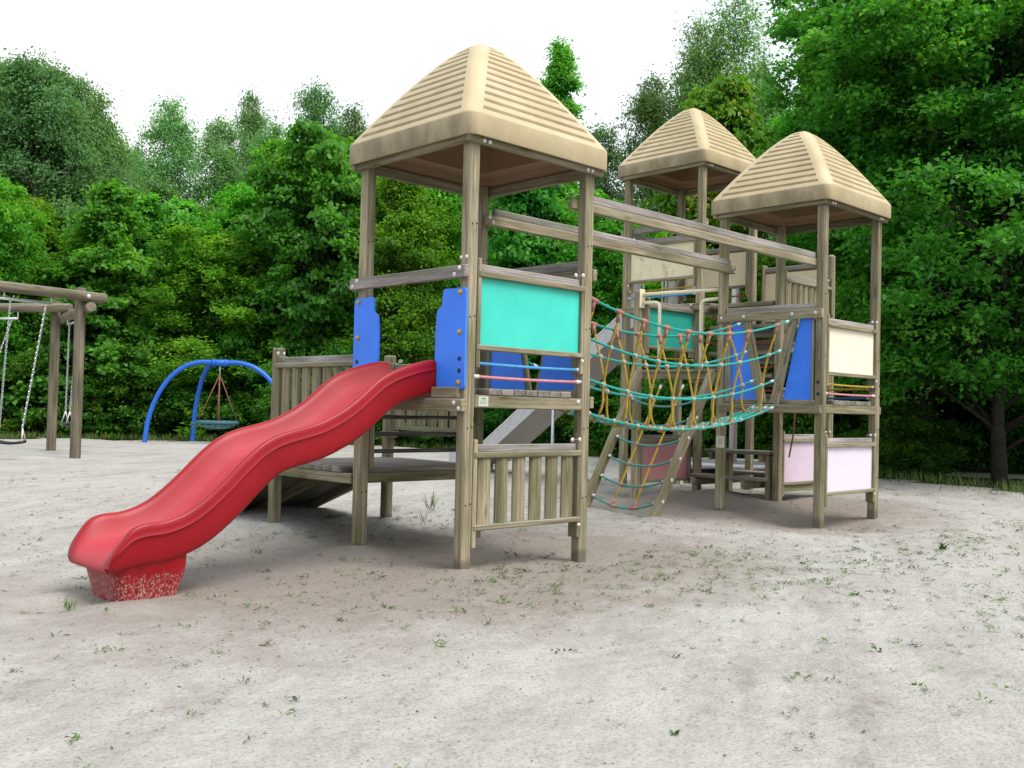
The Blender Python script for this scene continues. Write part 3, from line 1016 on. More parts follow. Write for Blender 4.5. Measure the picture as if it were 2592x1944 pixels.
# slide side
f = Face(0, 0, '-u')
r_ = f.box('cross_rail', (-0.06, 1.272), (HP + 0.001, HP + 0.045), (1.982, 2.066), 'greywood', T1)
for s_, zz in ((-0.005, 2.045), (0.045, 2.005), (1.17, 2.045), (1.225, 2.005)):
    f.bolt(s_, HP + 0.046, zz, r_)
for s_ in (-0.025, 0.03):
    f.bolt(s_, HP, 2.125, T1, r=0.011)
b_ = f.box('deck_edge_beam', (-0.058, 1.24), (HP + 0.001, HP + 0.045), (1.078, 1.166), 'wood', T1)
for s_, zz in ((0.02, 1.138), (-0.03, 1.10), (1.16, 1.138), (1.21, 1.10)):
    f.bolt(s_, HP + 0.046, zz, b_)
f.box('slide_block', (0.0, 0.283), (HP - 0.03, HP + 0.03), (1.168, 1.246), 'wood', T1)
f.box('slide_block', (0.90, 1.18), (HP - 0.03, HP + 0.03), (1.168, 1.246), 'wood', T1)
wing = [(-0.052, 1.232), (0.238, 1.232), (0.240, 1.40), (0.262, 1.437), (0.262, 1.62), (0.250, 1.775), (0.196, 1.802), (0.190, 1.918), (-0.052, 1.914)]
for mir in (0, 1):
    poly = [((S - s_) if mir else s_, zz) for s_, zz in wing]
    w = f.prism('side_panel', rounded(poly, 0.028), HP + 0.002, HP + 0.020, 'blue', T1, 0.004)
    w['label'] = 'blue stepped plastic wing panel beside the slide entrance'
    for zz in (1.885, 1.615, 1.275):
        f.bolt((S - 0.006) if mir else 0.006, HP + 0.020, zz, w, r=0.017, mat='brass', h=0.018, name='cap')
    for zz in (1.435, 1.355):
        f.bolt((S - 0.002) if mir else 0.002, HP + 0.0205, zz, w, r=0.013, mat='hole', h=0.003, name='cap')
# rungs on the side of the low platform
f = Face(0, S, '+v')
for zz in (1.021, 0.889, 0.757):
    tube('rung', [f.pt(HP - 0.02, 0.0, zz), f.pt(S - HP + 0.02, 0.0, zz)], 0.0165, 'rung', T1, 10)
f.box('side_board', (HP + 0.002, HP + 0.045), (-0.05, 0.05), (0.635, 0.985), 'wood', T1)
f.box('side_board', (S - HP - 0.045, S - HP - 0.002), (-0.05, 0.05), (0.635, 0.985), 'wood', T1)

def bridge_gate(f, parent, dz=0.0, far_blue='blue', w=0.0):
    """V-shaped rope-bridge entrance: slanted boards, blue wedges, beams"""
    tb = f.box('gate_beam', (-0.05, S + 0.02), (HP + 0.002, HP + 0.046), (2.105 + dz, 2.195 + dz), 'wood', parent)
    f.box('gate_board', (0.04, S - 0.06), (HP - 0.05, HP - 0.008), (2.19 + dz, 2.262 + dz), 'greywood', tb)
    for s_ in (0.02, 0.285, 0.86, 1.14):
        f.bolt(s_, HP + 0.047, 2.155 + dz, tb, r=0.014)
    f.box('deck_edge_beam', (-0.045, S - 0.02), (HP + 0.002, HP + 0.046), (1.135 + dz, 1.222 + dz), 'wood', parent)
    f.prism('side_panel', [(1.04 + w * 0.5, 1.27 + dz), (0.715 - w, 1.27 + dz), (0.885 - w, 2.11 + dz), (1.04 + w * 0.5, 2.11 + dz)], 0.015, 0.032, far_blue, parent, 0.003)
    f.prism('side_panel', [(0.075, 1.27 + dz), (0.41 + w, 1.27 + dz), (0.225 + w, 2.11 + dz), (0.075, 2.11 + dz)], 0.015, 0.032, far_blue, parent, 0.003)
    f.box('gate_sill', (HP, S - HP), (0.0, 0.045), (1.226 + dz, 1.272 + dz), 'wood', parent)
    for s_ in ((1.038, 1.112), (0.06, 0.085)):
        f.box('side_board', s_, (0.0, 0.05), (1.24 + dz, 2.10 + dz), 'greywood', parent)
    for t_, b2 in ((0.845, 0.64), (0.288, 0.492)):
        up = f.pt(1, 0, 0) - f.pt(0, 0, 0)
        beam('slanted_board', f.pt(b2, 0.052, 1.225 + dz), f.pt(t_, 0.052, 2.118 + dz), 0.045, 0.098, 'wood', parent, up=up)

bridge_gate(Face(S, 0, '+u'), T1, -0.01, w=0.08)

# ---- tower at the other end of the rope bridge
U2 = 4.80
T2, roof2 = make_tower(U2, 0, 3.317, 'beige-roofed play tower with ivory and lilac panels at the end of the rope bridge')
f = Face(U2, 0, '-v')
bay(f, T2, 1.565, 2.065, 'ivory', drop=0.15, label='ivory plastic panel in a weathered wooden frame')
bay(f, T2, 0.342, 0.838, 'lilac_pale', drop=0.15, label='pale lilac plastic panel near the ground')
rope_bar(f, T2, 1.44, 'rope_yellow')
rope_bar(f, T2, 1.345, 'rope_pink')
tower_deck(U2, 0, T2, 1.275)
bridge_gate(Face(U2, 0, '-u'), T2, 0.0)
for zz in (1.335, 1.455):
    bolt((U2 - HP, 0.005, zz), (-1, 0, 0), T2, r=0.015, mat='hole', h=0.003, name='cap')
for zz in (1.335, 1.455):
    bolt((U2 + S + 0.035, -HP, zz), (0, -1, 0), T2, r=0.013, mat='hole', h=0.003, name='cap')
f = Face(U2 + S, 0, '+u')
rope_bar(f, T2, 1.42, 'rope_yellow')
rope_bar(f, T2, 1.32, 'rope_navy')
f.box('deck_edge_beam', (-0.04, S + 0.04), (HP, HP + 0.044), (1.14, 1.225), 'wood', T2)
pl = box('name_plate', (U2 - HP - 0.004, U2 - HP - 0.001), (S - 0.075, S + 0.03), (0.74, 0.87), 'plate', T2, 0.001)
pl['label'] = 'small pale sign plate with two upright marks'
for k in (0.965, 0.995):
    box('printed_mark', (U2 - HP - 0.0052, U2 - HP - 0.0045), (S - 0.042 + (k - 0.965), S - 0.036 + (k - 0.965)), (0.775, 0.845), 'hole', pl, 0.0001)

# ---- tallest tower at the back
U3, V3 = 5.8285, 2.21
T3, roof3 = make_tower(U3, V3, 4.256, 'tallest beige-roofed play tower, behind, with a mouldy cream panel')
f = Face(U3, V3, '-u')
bay(f, T3, 2.84, 3.315, 'cream_mouldy', drop=0.14, label='cream plastic panel speckled with black mould')
rope_bar(f, T3, 2.70, 'rope_yellow')
rope_bar(f, T3, 2.61, 'rope_blue')
f.box('cross_rail', (-0.03, S + 0.03), (-0.11, -0.06), (3.475, 3.56), 'greywood', T3)
f.box('deck_edge_beam', (-0.04, S + 0.04), (HP + 0.001, HP + 0.045), (2.39, 2.48), 'wood', T3)
f = Face(U3 + S, V3, '+u')
bay(f, T3, 2.85, 3.325, 'cream', drop=0.14, label='clean cream plastic panel')
rope_bar(f, T3, 2.71, 'rope_red')
rope_bar(f, T3, 2.60, 'rope_blue')
tower_deck(U3, V3, T3, 2.50)
f = Face(U3, V3 + S, '+v')
for s_ in (0.30, 0.38, 0.80, 0.88):
    tube('hand_bar', [f.pt(s_, 0.02, 2.5), f.pt(s_, 0.02, 3.45)], 0.013, 'bolt', T3, 8)
f.box('cross_rail', (-0.04, S + 0.04), (HP, HP + 0.045), (3.44, 3.52), 'greywood', T3)
for a, b in ((HP, 0.28), (0.90, S - HP)):
    f.box('side_panel', (a, b), (-0.01, 0.008), (2.5, 2.95), 'light_steel', T3, 0.002)

# ------------------------------------------------------------------ platforms between the towers
T4 = thing('climbing_platform', 'roofless wooden platform with teal panel and cream handrails above the rope ladder', 'platform', (5.3, 1.75, 0.05))
box('post', (4.8 - HP, 4.8 + HP), (2.36 - HP, 2.36 + HP), (-0.3, 2.545), 'post', T4, 0.009)
f = Face(4.80, 2.30, '+v', 1.03)
f4 = Face(4.80, 2.30, '-v', 1.06)
bay(f4, T4, 1.90, 2.385, 'teal', drop=0.1, label='teal plastic panel in a wooden frame', bolts=False)
f4.bolt(0.92, 0.03, 2.455, T4, r=0.016)
rope_bar(f4, T4, 1.77, 'rope_yellow')
bay(Face(4.80, 2.36, '-v', 1.09), T4, 0.31, 0.79, 'pink', drop=0.08, label='faded pink plastic panel near the ground', bolts=False)
d4 = box('deck', (4.76, 4.81), (S + HP, 2.30), (1.49, 1.565), 'wood', T4)
box('deck_beam', (5.70, 5.75), (S + HP, 2.24), (1.49, 1.565), 'wood', d4)
for i in range(8):
    a = S + HP + 0.01 + i * 0.130
    box('deck_board', (4.745, 5.76), (a, a + 0.122), (1.567, 1.605), 'deckwood', d4)
hr = tube('handrail', [(4.80, 2.30, 2.50), (4.80, 1.236, 2.482)], 0.021, 'white_metal', T4, 12)
hr['label'] = 'cream painted horizontal tube'
def bent(name, pts, r, mat, parent, rad=0.07, n=10):
    pts = [Vector(p) for p in pts]
    out = [pts[0]]
    for i in range(1, len(pts) - 1):
        a, b, c = pts[i - 1], pts[i], pts[i + 1]
        d0, d1_ = (a - b).normalized(), (c - b).normalized()
        for k in range(6):
            t = k / 5
            p = (b + d0 * rad) * (1 - t) ** 2 + b * 2 * t * (1 - t) + (b + d1_ * rad) * t * t
            out.append(p)
    out.append(pts[-1])
    return tube(name, out, r, mat, parent, n)
bent('grab_loop', [(4.80, 2.30, 2.398), (4.80, 2.05, 2.393), (4.80, 2.045, 1.59)], 0.020, 'white_metal', T4)
bent('grab_loop', [(4.80, 1.236, 2.385), (4.80, 1.47, 2.375), (4.80, 1.465, 1.59)], 0.020, 'white_metal', T4)
for zz in (2.50, 2.398):
    box('bracket', (4.79 - HP - 0.006, 4.80 + 0.03), (2.292, 2.303), (zz - 0.06, zz + 0.06), 'white_metal', T4, 0.002)

T5 = thing('step_platform', 'high wooden landing with stacked steps, slatted rail and lilac panel beneath', 'platform', (6.6, 1.7, 0.05))
tubep = box('post', (7.20 - HP, 7.20 + HP), (S - HP, S + HP), (-0.3, 3.165), 'post', T5, 0.03)
box('corner_board', (7.10, 7.14), (S - 0.07, S - 0.03), (2.386, 2.86), 'wood', T5)
f = Face(U2 + S, S, '-v', 1.222)
bay(f, T5, 2.20, 2.74, 'slats', drop=0.08, nslat=8, label='picket railing of the high landing')
bay(f, T5, 0.32, 0.835, 'lilac', drop=0.17, label='lilac plastic panel beneath the high landing')
box('lower_rail', (6.1, 7.14), (S - 0.02, S + 0.02), (0.205, 0.28), 'wood', T5)
f = Face(7.20, S, '+u', 1.03)
bay(f, T5, 2.36, 3.025, 'cream', drop=0.1, label='tall cream panel closing the high landing', bolts=False)
d5 = box('deck', (6.04, 7.14), (S - 0.0, S + 0.045), (1.87, 1.955), 'wood', T5)
for i in range(8):
    a = 6.03 + i * 0.139
    box('deck_board', (a, a + 0.132), (S - 0.02, 2.15), (1.958, 1.995), 'deckwood', d5)
for k, zz in enumerate((1.36, 1.60, 1.88, 2.20, 2.47)):
    box('step', (5.93, 6.10), (S + 0.07, 2.145), (zz - 0.05, zz), 'wood', T5)
    box('riser', (6.06, 6.095), (S + 0.07, 2.145), (zz - 0.155, zz - 0.052), 'deckwood', T5)
for zz in (1.40, 1.68, 1.99, 2.30):
    tube('safety_rope', [(5.955, S + 0.06, zz), (5.955, 1.7, zz - 0.01), (5.955, 2.15, zz)], 0.011, 'rope_red', T5)
tube('safety_rope', [(6.0, S + 0.06, 2.27), (6.6, S + 0.05, 2.25), (7.15, S + 0.06, 2.27)], 0.011, 'rope_navy', T5)
tube('hanging_rope', [(5.96, 0.95, 1.16), (5.99, 0.98, 0.9), (6.02, 1.05, 0.62)], 0.010, 'rope_brown', T5)

# ---- low platform with the ramp
LP = thing('low_platform', 'low wooden platform with picket sides behind the red slide', 'platform', (0.6, 1.8, 0.05))
for (a, b) in ((0, 2.40), (S, 2.40)):
    box('post', (a - HP, a + HP), (b - HP, b + HP), (-0.3, 1.577), 'post', LP, 0.012)
dk = box('deck', (HP + 0.0, S - HP), (1.246, 1.292), (0.507, 0.583), 'wood', LP)
box('deck_beam', (-0.05, -0.005), (1.24, 2.34), (0.507, 0.583), 'wood', dk)
box('deck_beam', (S + 0.005, S + 0.05), (1.24, 2.34), (0.507, 0.583), 'wood', dk)
box('deck_beam', (HP, S - HP), (2.36, 2.40), (0.507, 0.583), 'wood', dk)
for i in range(9):
    a = 1.243 + i * 0.1305
    bd = box('deck_board', (-0.055 if 0 < i < 8 else HP + 0.005, S + 0.055 if 0 < i < 8 else S - HP - 0.005), (a, a + 0.1235), (0.586, 0.630), 'deckwood', dk)
    for g in range(3):
        box('ridge', (-0.05 if 0 < i < 8 else HP + 0.01, S + 0.05 if 0 < i < 8 else S - HP - 0.01), (a + 0.012 + g * 0.037, a + 0.034 + g * 0.037), (0.629, 0.636), 'deckwood', dk, 0.002)
for uu, side in ((0.0, '-u'), (S, '+u')):
    f = Face(uu, S, side, 2.40 - S)
    bay(f, LP, 0.925, 1.445, 'slats', drop=0.11, rise=0.06, nslat=7, label='picket side of the low platform')
rp = beam('ramp', (0.6, 2.42, 0.575), (0.6, 3.78, 0.075), 1.10, 0.03, 'deckwood', LP)
for uu in (0.03, 0.6, 1.16):
    beam('ramp_beam', (uu, 2.44, 0.51), (uu, 3.72, 0.05), 0.05, 0.09, 'wood', rp)
for i in range(7):
    t = (i + 0.5) / 7
    c = Vector((0.6, 2.42, 0.605)).lerp(Vector((0.6, 3.78, 0.105)), t)
    beam('cleat', c + Vector((-0.54, 0, 0)), c + Vector((0.54, 0, 0)), 0.035, 0.025, 'wood', rp)

# ------------------------------------------------------------------ red wave slide
SL = thing('slide', 'red plastic wave slide running down from the tower to the sand', 'slide', (-1.2, 0.57, 0.0))
rim = [(-0.02, 1.43), (-0.1, 1.425), (-0.2, 1.405), (-0.33, 1.368), (-0.44, 1.325), (-0.54, 1.268), (-0.63, 1.195), (-0.72, 1.125), (-0.80, 1.073), (-0.88, 1.032),
       (-0.97, 0.993), (-1.08, 0.962), (-1.19, 0.936), (-1.29, 0.903), (-1.37, 0.861), (-1.44, 0.809), (-1.52, 0.738), (-1.59, 0.669), (-1.66, 0.605), (-1.72, 0.555),
       (-1.785, 0.507), (-1.85, 0.471), (-1.92, 0.446), (-1.98, 0.433), (-2.03, 0.430), (-2.06, 0.4285)]
def chute():
    st = []
    P = [Vector((u, z)) for u, z in rim]
    # resample finely with Catmull-Rom
    fine = []
    for i in range(len(P) - 1):
        p0, p1, p2, p3 = P[max(i - 1, 0)], P[i], P[i + 1], P[min(i + 2, len(P) - 1)]
        for k in range(4):
            t = k / 4
            fine.append(0.5 * ((2 * p1) + (p2 - p0) * t + (2 * p0 - 5 * p1 + 4 * p2 - p3) * t * t + (3 * p1 - p0 - 3 * p2 + p3) * t ** 3))
    fine.append(P[-1])
    for i, p in enumerate(fine):
        a, b = fine[max(i - 1, 0)], fine[min(i + 1, len(fine) - 1)]
        t = (b - a).normalized()
        n = Vector((t.y, -t.x))
        if n.y < 0: n = -n
        st.append((p, n, 0.172, 0.238, 1.0))
    up = Vector((0, 1))
    for u0, zr, dep, bot, ws in ((-2.18, 0.421, 0.166, 0.234, 1.0), (-2.225, 0.408, 0.155, 0.226, 1.002), (-2.262, 0.388, 0.138, 0.212, 1.002), (-2.292, 0.362, 0.116, 0.190, 1.0),
                                (-2.318, 0.335, 0.096, 0.168, 0.995), (-2.342, 0.310, 0.080, 0.146, 0.985), (-2.364, 0.285, 0.066, 0.122, 0.972), (-2.384, 0.255, 0.050, 0.092, 0.955),
                                (-2.396, 0.222, 0.032, 0.058, 0.94), (-2.399, 0.195, 0.015, 0.028, 0.92)):
        u = -2.065 + (u0 + 2.13) * 0.76
        st.append((Vector((u, zr)), up, dep, bot, ws))
    half = [(0.0, -1.0, 0), (0.10, -0.985, 0), (0.165, -0.90, 0), (0.205, -0.74, 0), (0.232, -0.50, 0), (0.250, -0.22, 0), (0.262, -0.07, 0), (0.274, -0.005, 1), (0.290, 0.014, 1), (0.304, 0.0, 1),
            (0.311, -0.05, 1), (0.312, -0.14, 2), (0.309, -0.25, 2), (0.3115, -0.268, 2), (0.3125, -0.282, 2), (0.3105, -0.296, 2), (0.3005, -0.312, 2), (0.299, -0.36, 2), (0.290, -0.6, 2), (0.282, -0.86, 2), (0.268, -0.965, 2), (0.24, -1.0, 2)]
    prof = [(-w, d, k) for w, d, k in half[::-1][:-0 or None]]
    prof = [(w, d, k) for w, d, k in half[::-1]] + [(-w, d, k) for w, d, k in half[1:]]
    vs, bed, wear = [], [], []
    for p, n, dep, bot, ws in st:
        for w, d, k in prof:
            if k == 2: off = d * bot
            elif k == 1: off = d * 0.238 if bot > 0.2 else d * bot
            else: off = d * dep
            q = p + n * off
            vs.append(Vector((q.x, 0.57 + w * ws, q.y)))
            bed.append(max(0.0, min(1.0, (0.27 - abs(w)) / 0.06)) if k == 0 else 0.0)
            wear.append(max(0.0, 1 - q.y / 0.36) * (0.9 if q.x < -1.4 else 0) if k == 2 else 0.0)
    m = len(prof)
    fs = []
    for i in range(len(st) - 1):
        for k in range(m):
            a, b = i * m + k, i * m + (k + 1) % m
            fs.append((a, b, b + m, a + m))
    fs.append(tuple(range(m)))
    fs.append(tuple(range((len(st) - 1) * m, len(st) * m))[::-1])
    o = Vector((-1.2, 0.57, 0.7))
    me = mesh_np('chute', [v - o for v in vs], fs, True)
    for nm, arr in (('bed', bed), ('wear', wear)):
        me.attributes.new(nm, 'FLOAT', 'POINT').data.foreach_set('value', arr)
    me.set_sharp_from_angle(angle=R(60))
    import bmesh
    bm = bmesh.new(); bm.from_mesh(me); bmesh.ops.recalc_face_normals(bm, faces=bm.faces); bm.to_mesh(me); bm.free()
    return mesh_obj('chute', me, 'slide', SL, Matrix.Translation(o))
ch = chute()
def foot():
    vs, wear = [], []
    n = 72
    def under(u):          # underside of the chute above the foot
        q = sorted(rim)
        for (a, za), (b, zb_) in zip(q, q[1:]):
            if a <= u <= b:
                return za + (zb_ - za) * (u - a) / (b - a) - 0.238 - 0.12 * max(0, u + 1.95) * 0.5
        return 0.428 - 0.238
    levels = [(None, 0.218, 0.268), (0.17, 0.216, 0.258), (0.12, 0.210, 0.246), (0.05, 0.192, 0.228), (0.0, 0.178, 0.214), (-0.08, 0.17, 0.205)]
    for z, hu, hv in levels:
        for k in range(n):
            a = 2 * math.pi * k / n
            c, s_ = math.cos(a), math.sin(a)
            e = 0.34
            x = math.copysign(abs(c) ** e, c)
            y = math.copysign(abs(s_) ** e, s_)
            top = z is None
            zz = (under(-1.995 + x * hu) + 0.03) if top else z
            # moulded flutes on the long sides
            flute = 0.024 * sstep(0.02, 0.2, 0.27 - zz) * (1 if abs(x * hu) < 0.10 and abs(x * hu) > 0.05 else 0)
            vs.append((-1.995 + x * hu, 0.57 + y * (hv - flute), zz))
            wear.append(min(1.0, max(0.0, (0.25 - zz) * 7.0)))
    fs = []
    for i in range(len(levels) - 1):
        for k in range(n):
            a, b = i * n + k, i * n + (k + 1) % n
            fs.append((a, a + n, b + n, b))
    o = Vector((-1.995, 0.57, 0))
    me = mesh_np('support_foot', [Vector(v) - o for v in vs], fs, True)
    me.attributes.new('bed', 'FLOAT', 'POINT').data.foreach_set('value', [0.0] * len(vs))
    me.attributes.new('wear', 'FLOAT', 'POINT').data.foreach_set('value', wear)
    me.set_sharp_from_angle(angle=R(40))
    p = mesh_obj('support_foot', me, 'slide', SL, Matrix.Translation(o))
    p['label'] = 'scuffed moulded foot half buried in sand'
foot()

# ------------------------------------------------------------------ rope bridge
BR = thing('rope_bridge', 'sagging teal and mustard rope bridge slung between two towers', 'rope bridge', (3.0, S / 2, 0.95))
UA, UB = S + HP + 0.05, U2 - HP - 0.05
def bz(kind, u):
    z0 = {'top': 1.843, 'mid': 1.545, 'low': 1.235, 'bot': 0.955}[kind]
    return z0 + 0.086 * (u - 3.0) ** 2
BV = {'top': (0.285, 0.86), 'mid': (0.365, 0.775), 'low': (0.445, 0.69)}
hoops = [1.62 + 0.326 * k for k in range(9)]
hoops[-1] = 4.43
_sph = {}
def ball(p, r, mat, parent, name='clamp', sq=(1, 1, 1)):
    key = (r, mat, sq)
    if key not in _sph:
        vs, fs = [], []
        nl, nr = 5, 8
        for i in range(nl + 1):
            t = math.pi * i / nl
            for k in range(nr):
                a = 2 * math.pi * k / nr
                vs.append((r * sq[0] * math.sin(t) * math.cos(a), r * sq[1] * math.sin(t) * math.sin(a), r * sq[2] * math.cos(t)))
        for i in range(nl):
            for k in range(nr):
                a, b = i * nr + k, i * nr + (k + 1) % nr
                fs.append((a, a + nr, b + nr, b))
        me = mesh_np('clamp', vs, fs, True)
        me.materials.append(M[mat])
        _sph[key] = me
    return mesh_obj(name, _sph[key], None, parent, Matrix.Translation(p))

def rope_at(u, v, kind):
    return Vector((u, v, bz(kind, u)))
for kind, vv in BV.items():
    for v in vv:
        pts = [rope_at(UA + (UB - UA) * k / 24, v, kind) for k in range(25)]
        r_ = tube('rope', pts, 0.0115, 'rope_teal', BR, 8)
        for u in hoops:
            p = rope_at(u, v, kind)
            if kind == 'top':
                t = (rope_at(u + 0.05, v, kind) - rope_at(u - 0.05, v, kind)).normalized()
                dv = -1 if v > 0.5 else 1
                c = MB()
                c.tube([p - t * 0.045, p + t * 0.045], 0.0215, 8)
                c.tube([p, p + Vector((0, 0.020 * dv, -0.085))], 0.0185, 8)
                c.build('clamp', 'clamp', r_, p)
            else:
                ball(p + Vector((0, 0.01 if v < 0.5 else -0.01, 0)), 0.026, 'clamp_pale', r_)
        for ue, sg in ((UA, 1), (UB, -1)):
            a = rope_at(ue + sg * 0.07, v, kind)
            b = rope_at(ue + sg * 0.115, v, kind)
            tube('ferrule', [a, b], 0.0165, 'bolt', r_)
for k in range(4):
    v = 0.455 + k * 0.075
    pts = [Vector((UA + (UB - UA) * i / 24, v, bz('bot', UA + (UB - UA) * i / 24) + 0.003 * (k % 2))) for i in range(25)]
    r_ = tube('floor_rope', pts, 0.0125, 'rope_teal', BR, 8)
    for u in hoops:
        ball(Vector((u, v, bz('bot', u) + 0.003)), 0.024, 'clamp', r_)
        ball(Vector((u + 0.16, v, bz('bot', u + 0.16) + 0.003)), 0.021, 'clamp_pale', r_)
    for ue, sg in ((UA, 1), (UB, -1)):
        a = Vector((ue + sg * 0.05, v, bz('bot', ue + sg * 0.05)))
        b = Vector((ue + sg * 0.10, v, bz('bot', ue + sg * 0.10)))
        tube('ferrule', [a, b], 0.0165, 'bolt', r_)
for u in hoops:
    c = [(0.30, bz('top', u) - 0.08), (BV['mid'][0] + 0.01, bz('mid', u)), (BV['low'][0] + 0.005, bz('low', u)), (0.452, bz('bot', u) + 0.14), (0.475, bz('bot', u) + 0.045), (0.52, bz('bot', u) - 0.012), (0.57, bz('bot', u) - 0.024)]
    c = c + [(1.14 - v, z) for v, z in c[::-1][1:]]
    P = [Vector((u + 0.008 * math.sin(i * 1.7 + u * 5), v, z)) for i, (v, z) in enumerate(c)]
    out = []
    for i in range(len(P) - 1):
        p0, p1, p2, p3 = P[max(i - 1, 0)], P[i], P[i + 1], P[min(i + 2, len(P) - 1)]
        for k in range(4):
            t = k / 4
            out.append(0.5 * ((2 * p1) + (p2 - p0) * t + (2 * p0 - 5 * p1 + 4 * p2 - p3) * t * t + (3 * p1 - p0 - 3 * p2 + p3) * t ** 3))
    out.append(P[-1])
    tube('hoop_rope', out, 0.0112, 'rope_yellow', BR, 7)
# the two long handrail beams above the bridge
hb = box('handrail_beam', (S - 0.10, U2 + 0.06), (HP + 0.001, HP + 0.055), (2.640, 2.712), 'wood', BR)
box('beam_cap', (S + 0.13, 3.45), (HP + 0.006, HP + 0.046), (2.714, 2.775), 'greywood', hb)
box('beam_cap', (3.452, U2 - HP), (HP + 0.006, HP + 0.046), (2.714, 2.775), 'greywood', hb)
hb = box('handrail_beam', (S - 0.02, U2 + 0.085), (S - HP - 0.055, S - HP - 0.001), (2.650, 2.735), 'wood', BR)
box('beam_cap', (S + 0.06, 3.15), (S - HP - 0.046, S - HP - 0.006), (2.737, 2.795), 'greywood', hb)
box('beam_cap', (3.152, U2 + 0.0), (S - HP - 0.046, S - HP - 0.006), (2.737, 2.795), 'greywood', hb)
for uu, zz in ((S, 2.715), (S + 0.04, 2.675), (U2 + 0.03, 2.715), (U2 + 0.06, 2.672)):
    bolt((uu, S - HP - 0.056, zz), (0, -1, 0), hb)

# ------------------------------------------------------------------ rope ladder up to the platform
LA = thing('climbing_net', 'slanted wooden frame strung with faded teal and mustard rope rungs', 'climbing net', (4.1, 1.75, 0.0))
def lad(v, x):      # x along the slope from the foot
    a = Vector((3.60 if v < 1.7 else 3.74, v, -0.06))
    b = Vector((4.66 if v < 1.7 else 4.72, v, 1.57))
    return a.lerp(b, x)
for v in (1.205, 2.265):
    up = Vector((-0.85, 0, 0.55))
    beam('ladder_beam', lad(v, -0.03), lad(v, 1.0), 0.075, 0.095, 'wood', LA, up=up)
rungs = []
for k in range(6):
    x = 0.145 + 0.133 * k
    a, b = lad(1.245, x), lad(2.225, x)
    pts = []
    for i in range(13):
        t = i / 12
        p = a.lerp(b, t)
        p.z -= 0.085 * 4 * t * (1 - t) * (1.0 if k else 1.1)
        pts.append(p)
    r_ = tube('rope_rung', pts, 0.0125, 'rope_teal_old', LA, 8)
    tube('end_sleeve', [a, a.lerp(b, 0.035)], 0.0165, 'bolt', r_)
    tube('end_sleeve', [b.lerp(a, 0.035), b], 0.0165, 'bolt', r_)
    rungs.append(pts)
    bolt(lad(1.205, x) + Vector((0.01, -0.038, 0.02)), (0, -1, 0), LA, r=0.016)
    for i in (4, 8):
        if k == 0:
            c = MB()
            dq = (pts[i + 1] - pts[i - 1]).normalized()
            c.tube([pts[i] - dq * 0.05, pts[i] + dq * 0.05], 0.021, 8)
            c.tube([pts[i], pts[i].lerp(Vector((pts[i].x + 0.1, pts[i].y, pts[i].z + 0.15)), 0.45)], 0.018, 8)
            c.build('clamp', 'clamp', r_, pts[i])
        else:
            ball(pts[i], 0.027, 'clamp', r_)
for i in (4, 8):
    P = [q[i] for q in rungs] + [rungs[-1][i] + Vector((0.15, 0, 0.235))]
    y_ = tube('climb_rope', P, 0.0115, 'rope_yellow', LA, 8)
    tube('end_sleeve', [P[-1] - Vector((0.03, 0, 0.045)), P[-1]], 0.015, 'bolt', y_)

# ------------------------------------------------------------------ grey chute slide behind
GS = thing('slide', 'plain grey metal chute slide descending behind the towers', 'slide', (6.4, 5.4, 0.1))
pa = [(3.46, 2.30), (3.75, 2.22), (6.55, 0.30), (6.75, 0.24), (7.25, 0.22)]
def gpoly(du0, du1, o0, o1, mat, name, parent):
    vs = []
    for (v, z) in pa:
        for du in (du0, du1):
            for o_ in (o0, o1):
                vs.append(Vector((6.10 + du, v, z + o_)))
    fs = []
    for i in range(len(pa) - 1):
        a = i * 4
        for q in ((0, 1, 5, 4), (2, 6, 7, 3), (1, 3, 7, 5), (0, 4, 6, 2)):
            fs.append(tuple(a + x for x in q))
    fs.append((0, 2, 3, 1))
    k = (len(pa) - 1) * 4
    fs.append((k, k + 1, k + 3, k + 2))
    o = Vector((6.1, 5, 1))
    return mesh_obj(name, mesh_np(name, [p - o for p in vs], fs), mat, parent, Matrix.Translation(o))
gpoly(0.012, 0.69, -0.03, 0.0, 'grey_slide', 'slide_bed', GS)
gpoly(0.0, 0.010, -0.035, 0.20, 'light_steel', 'side_wall', GS)
gpoly(0.692, 0.702, -0.035, 0.20, 'light_steel', 'side_wall', GS)
for du in (0.005, 0.697):
    tube('hand_edge', [Vector((6.10 + du, v, z + 0.205)) for v, z in pa], 0.014, 'bolt', GS, 8)
for v in (5.0, 6.9):
    zt = 2.22 - (min(v, 6.55) - 3.75) * 0.686 - 0.03
    for du in (0.06, 0.64):
        tube('leg', [(6.10 + du, v, -0.2), (6.10 + du, v, zt)], 0.024, 'steel', GS, 8)

# ------------------------------------------------------------------ picnic table under the landing
PT = thing('picnic_table', 'weathered wooden table with two plank benches beneath the landing', 'picnic table', (6.0, 1.7, 0.1))
for k in range(3):
    box('table_board', (5.86 + k * 0.135, 5.985 + k * 0.135), (1.245, 2.15), (0.635, 0.675), 'deckwood', PT)
for uu, zz in ((5.60, 0.375), (6.36, 0.40)):
    box('bench_board', (uu, uu + 0.13), (1.22, 2.16), (zz - 0.042, zz), 'deckwood', PT)
    box('bench_board', (uu + 0.138, uu + 0.26), (1.22, 2.16), (zz - 0.042, zz), 'deckwood', PT)
for vv in (1.32, 2.02):
    box('cross_beam', (5.86, 6.26), (vv, vv + 0.045), (0.55, 0.632), 'wood', PT)
    box('cross_beam', (5.56, 6.66), (vv + 0.047, vv + 0.09), (0.24, 0.33), 'wood', PT)
    box('leg', (5.93, 6.03), (vv - 0.06, vv - 0.003), (-0.2, 0.63), 'post', PT)
    box('leg', (6.15, 6.25), (vv - 0.06, vv - 0.003), (-0.2, 0.63), 'post', PT)

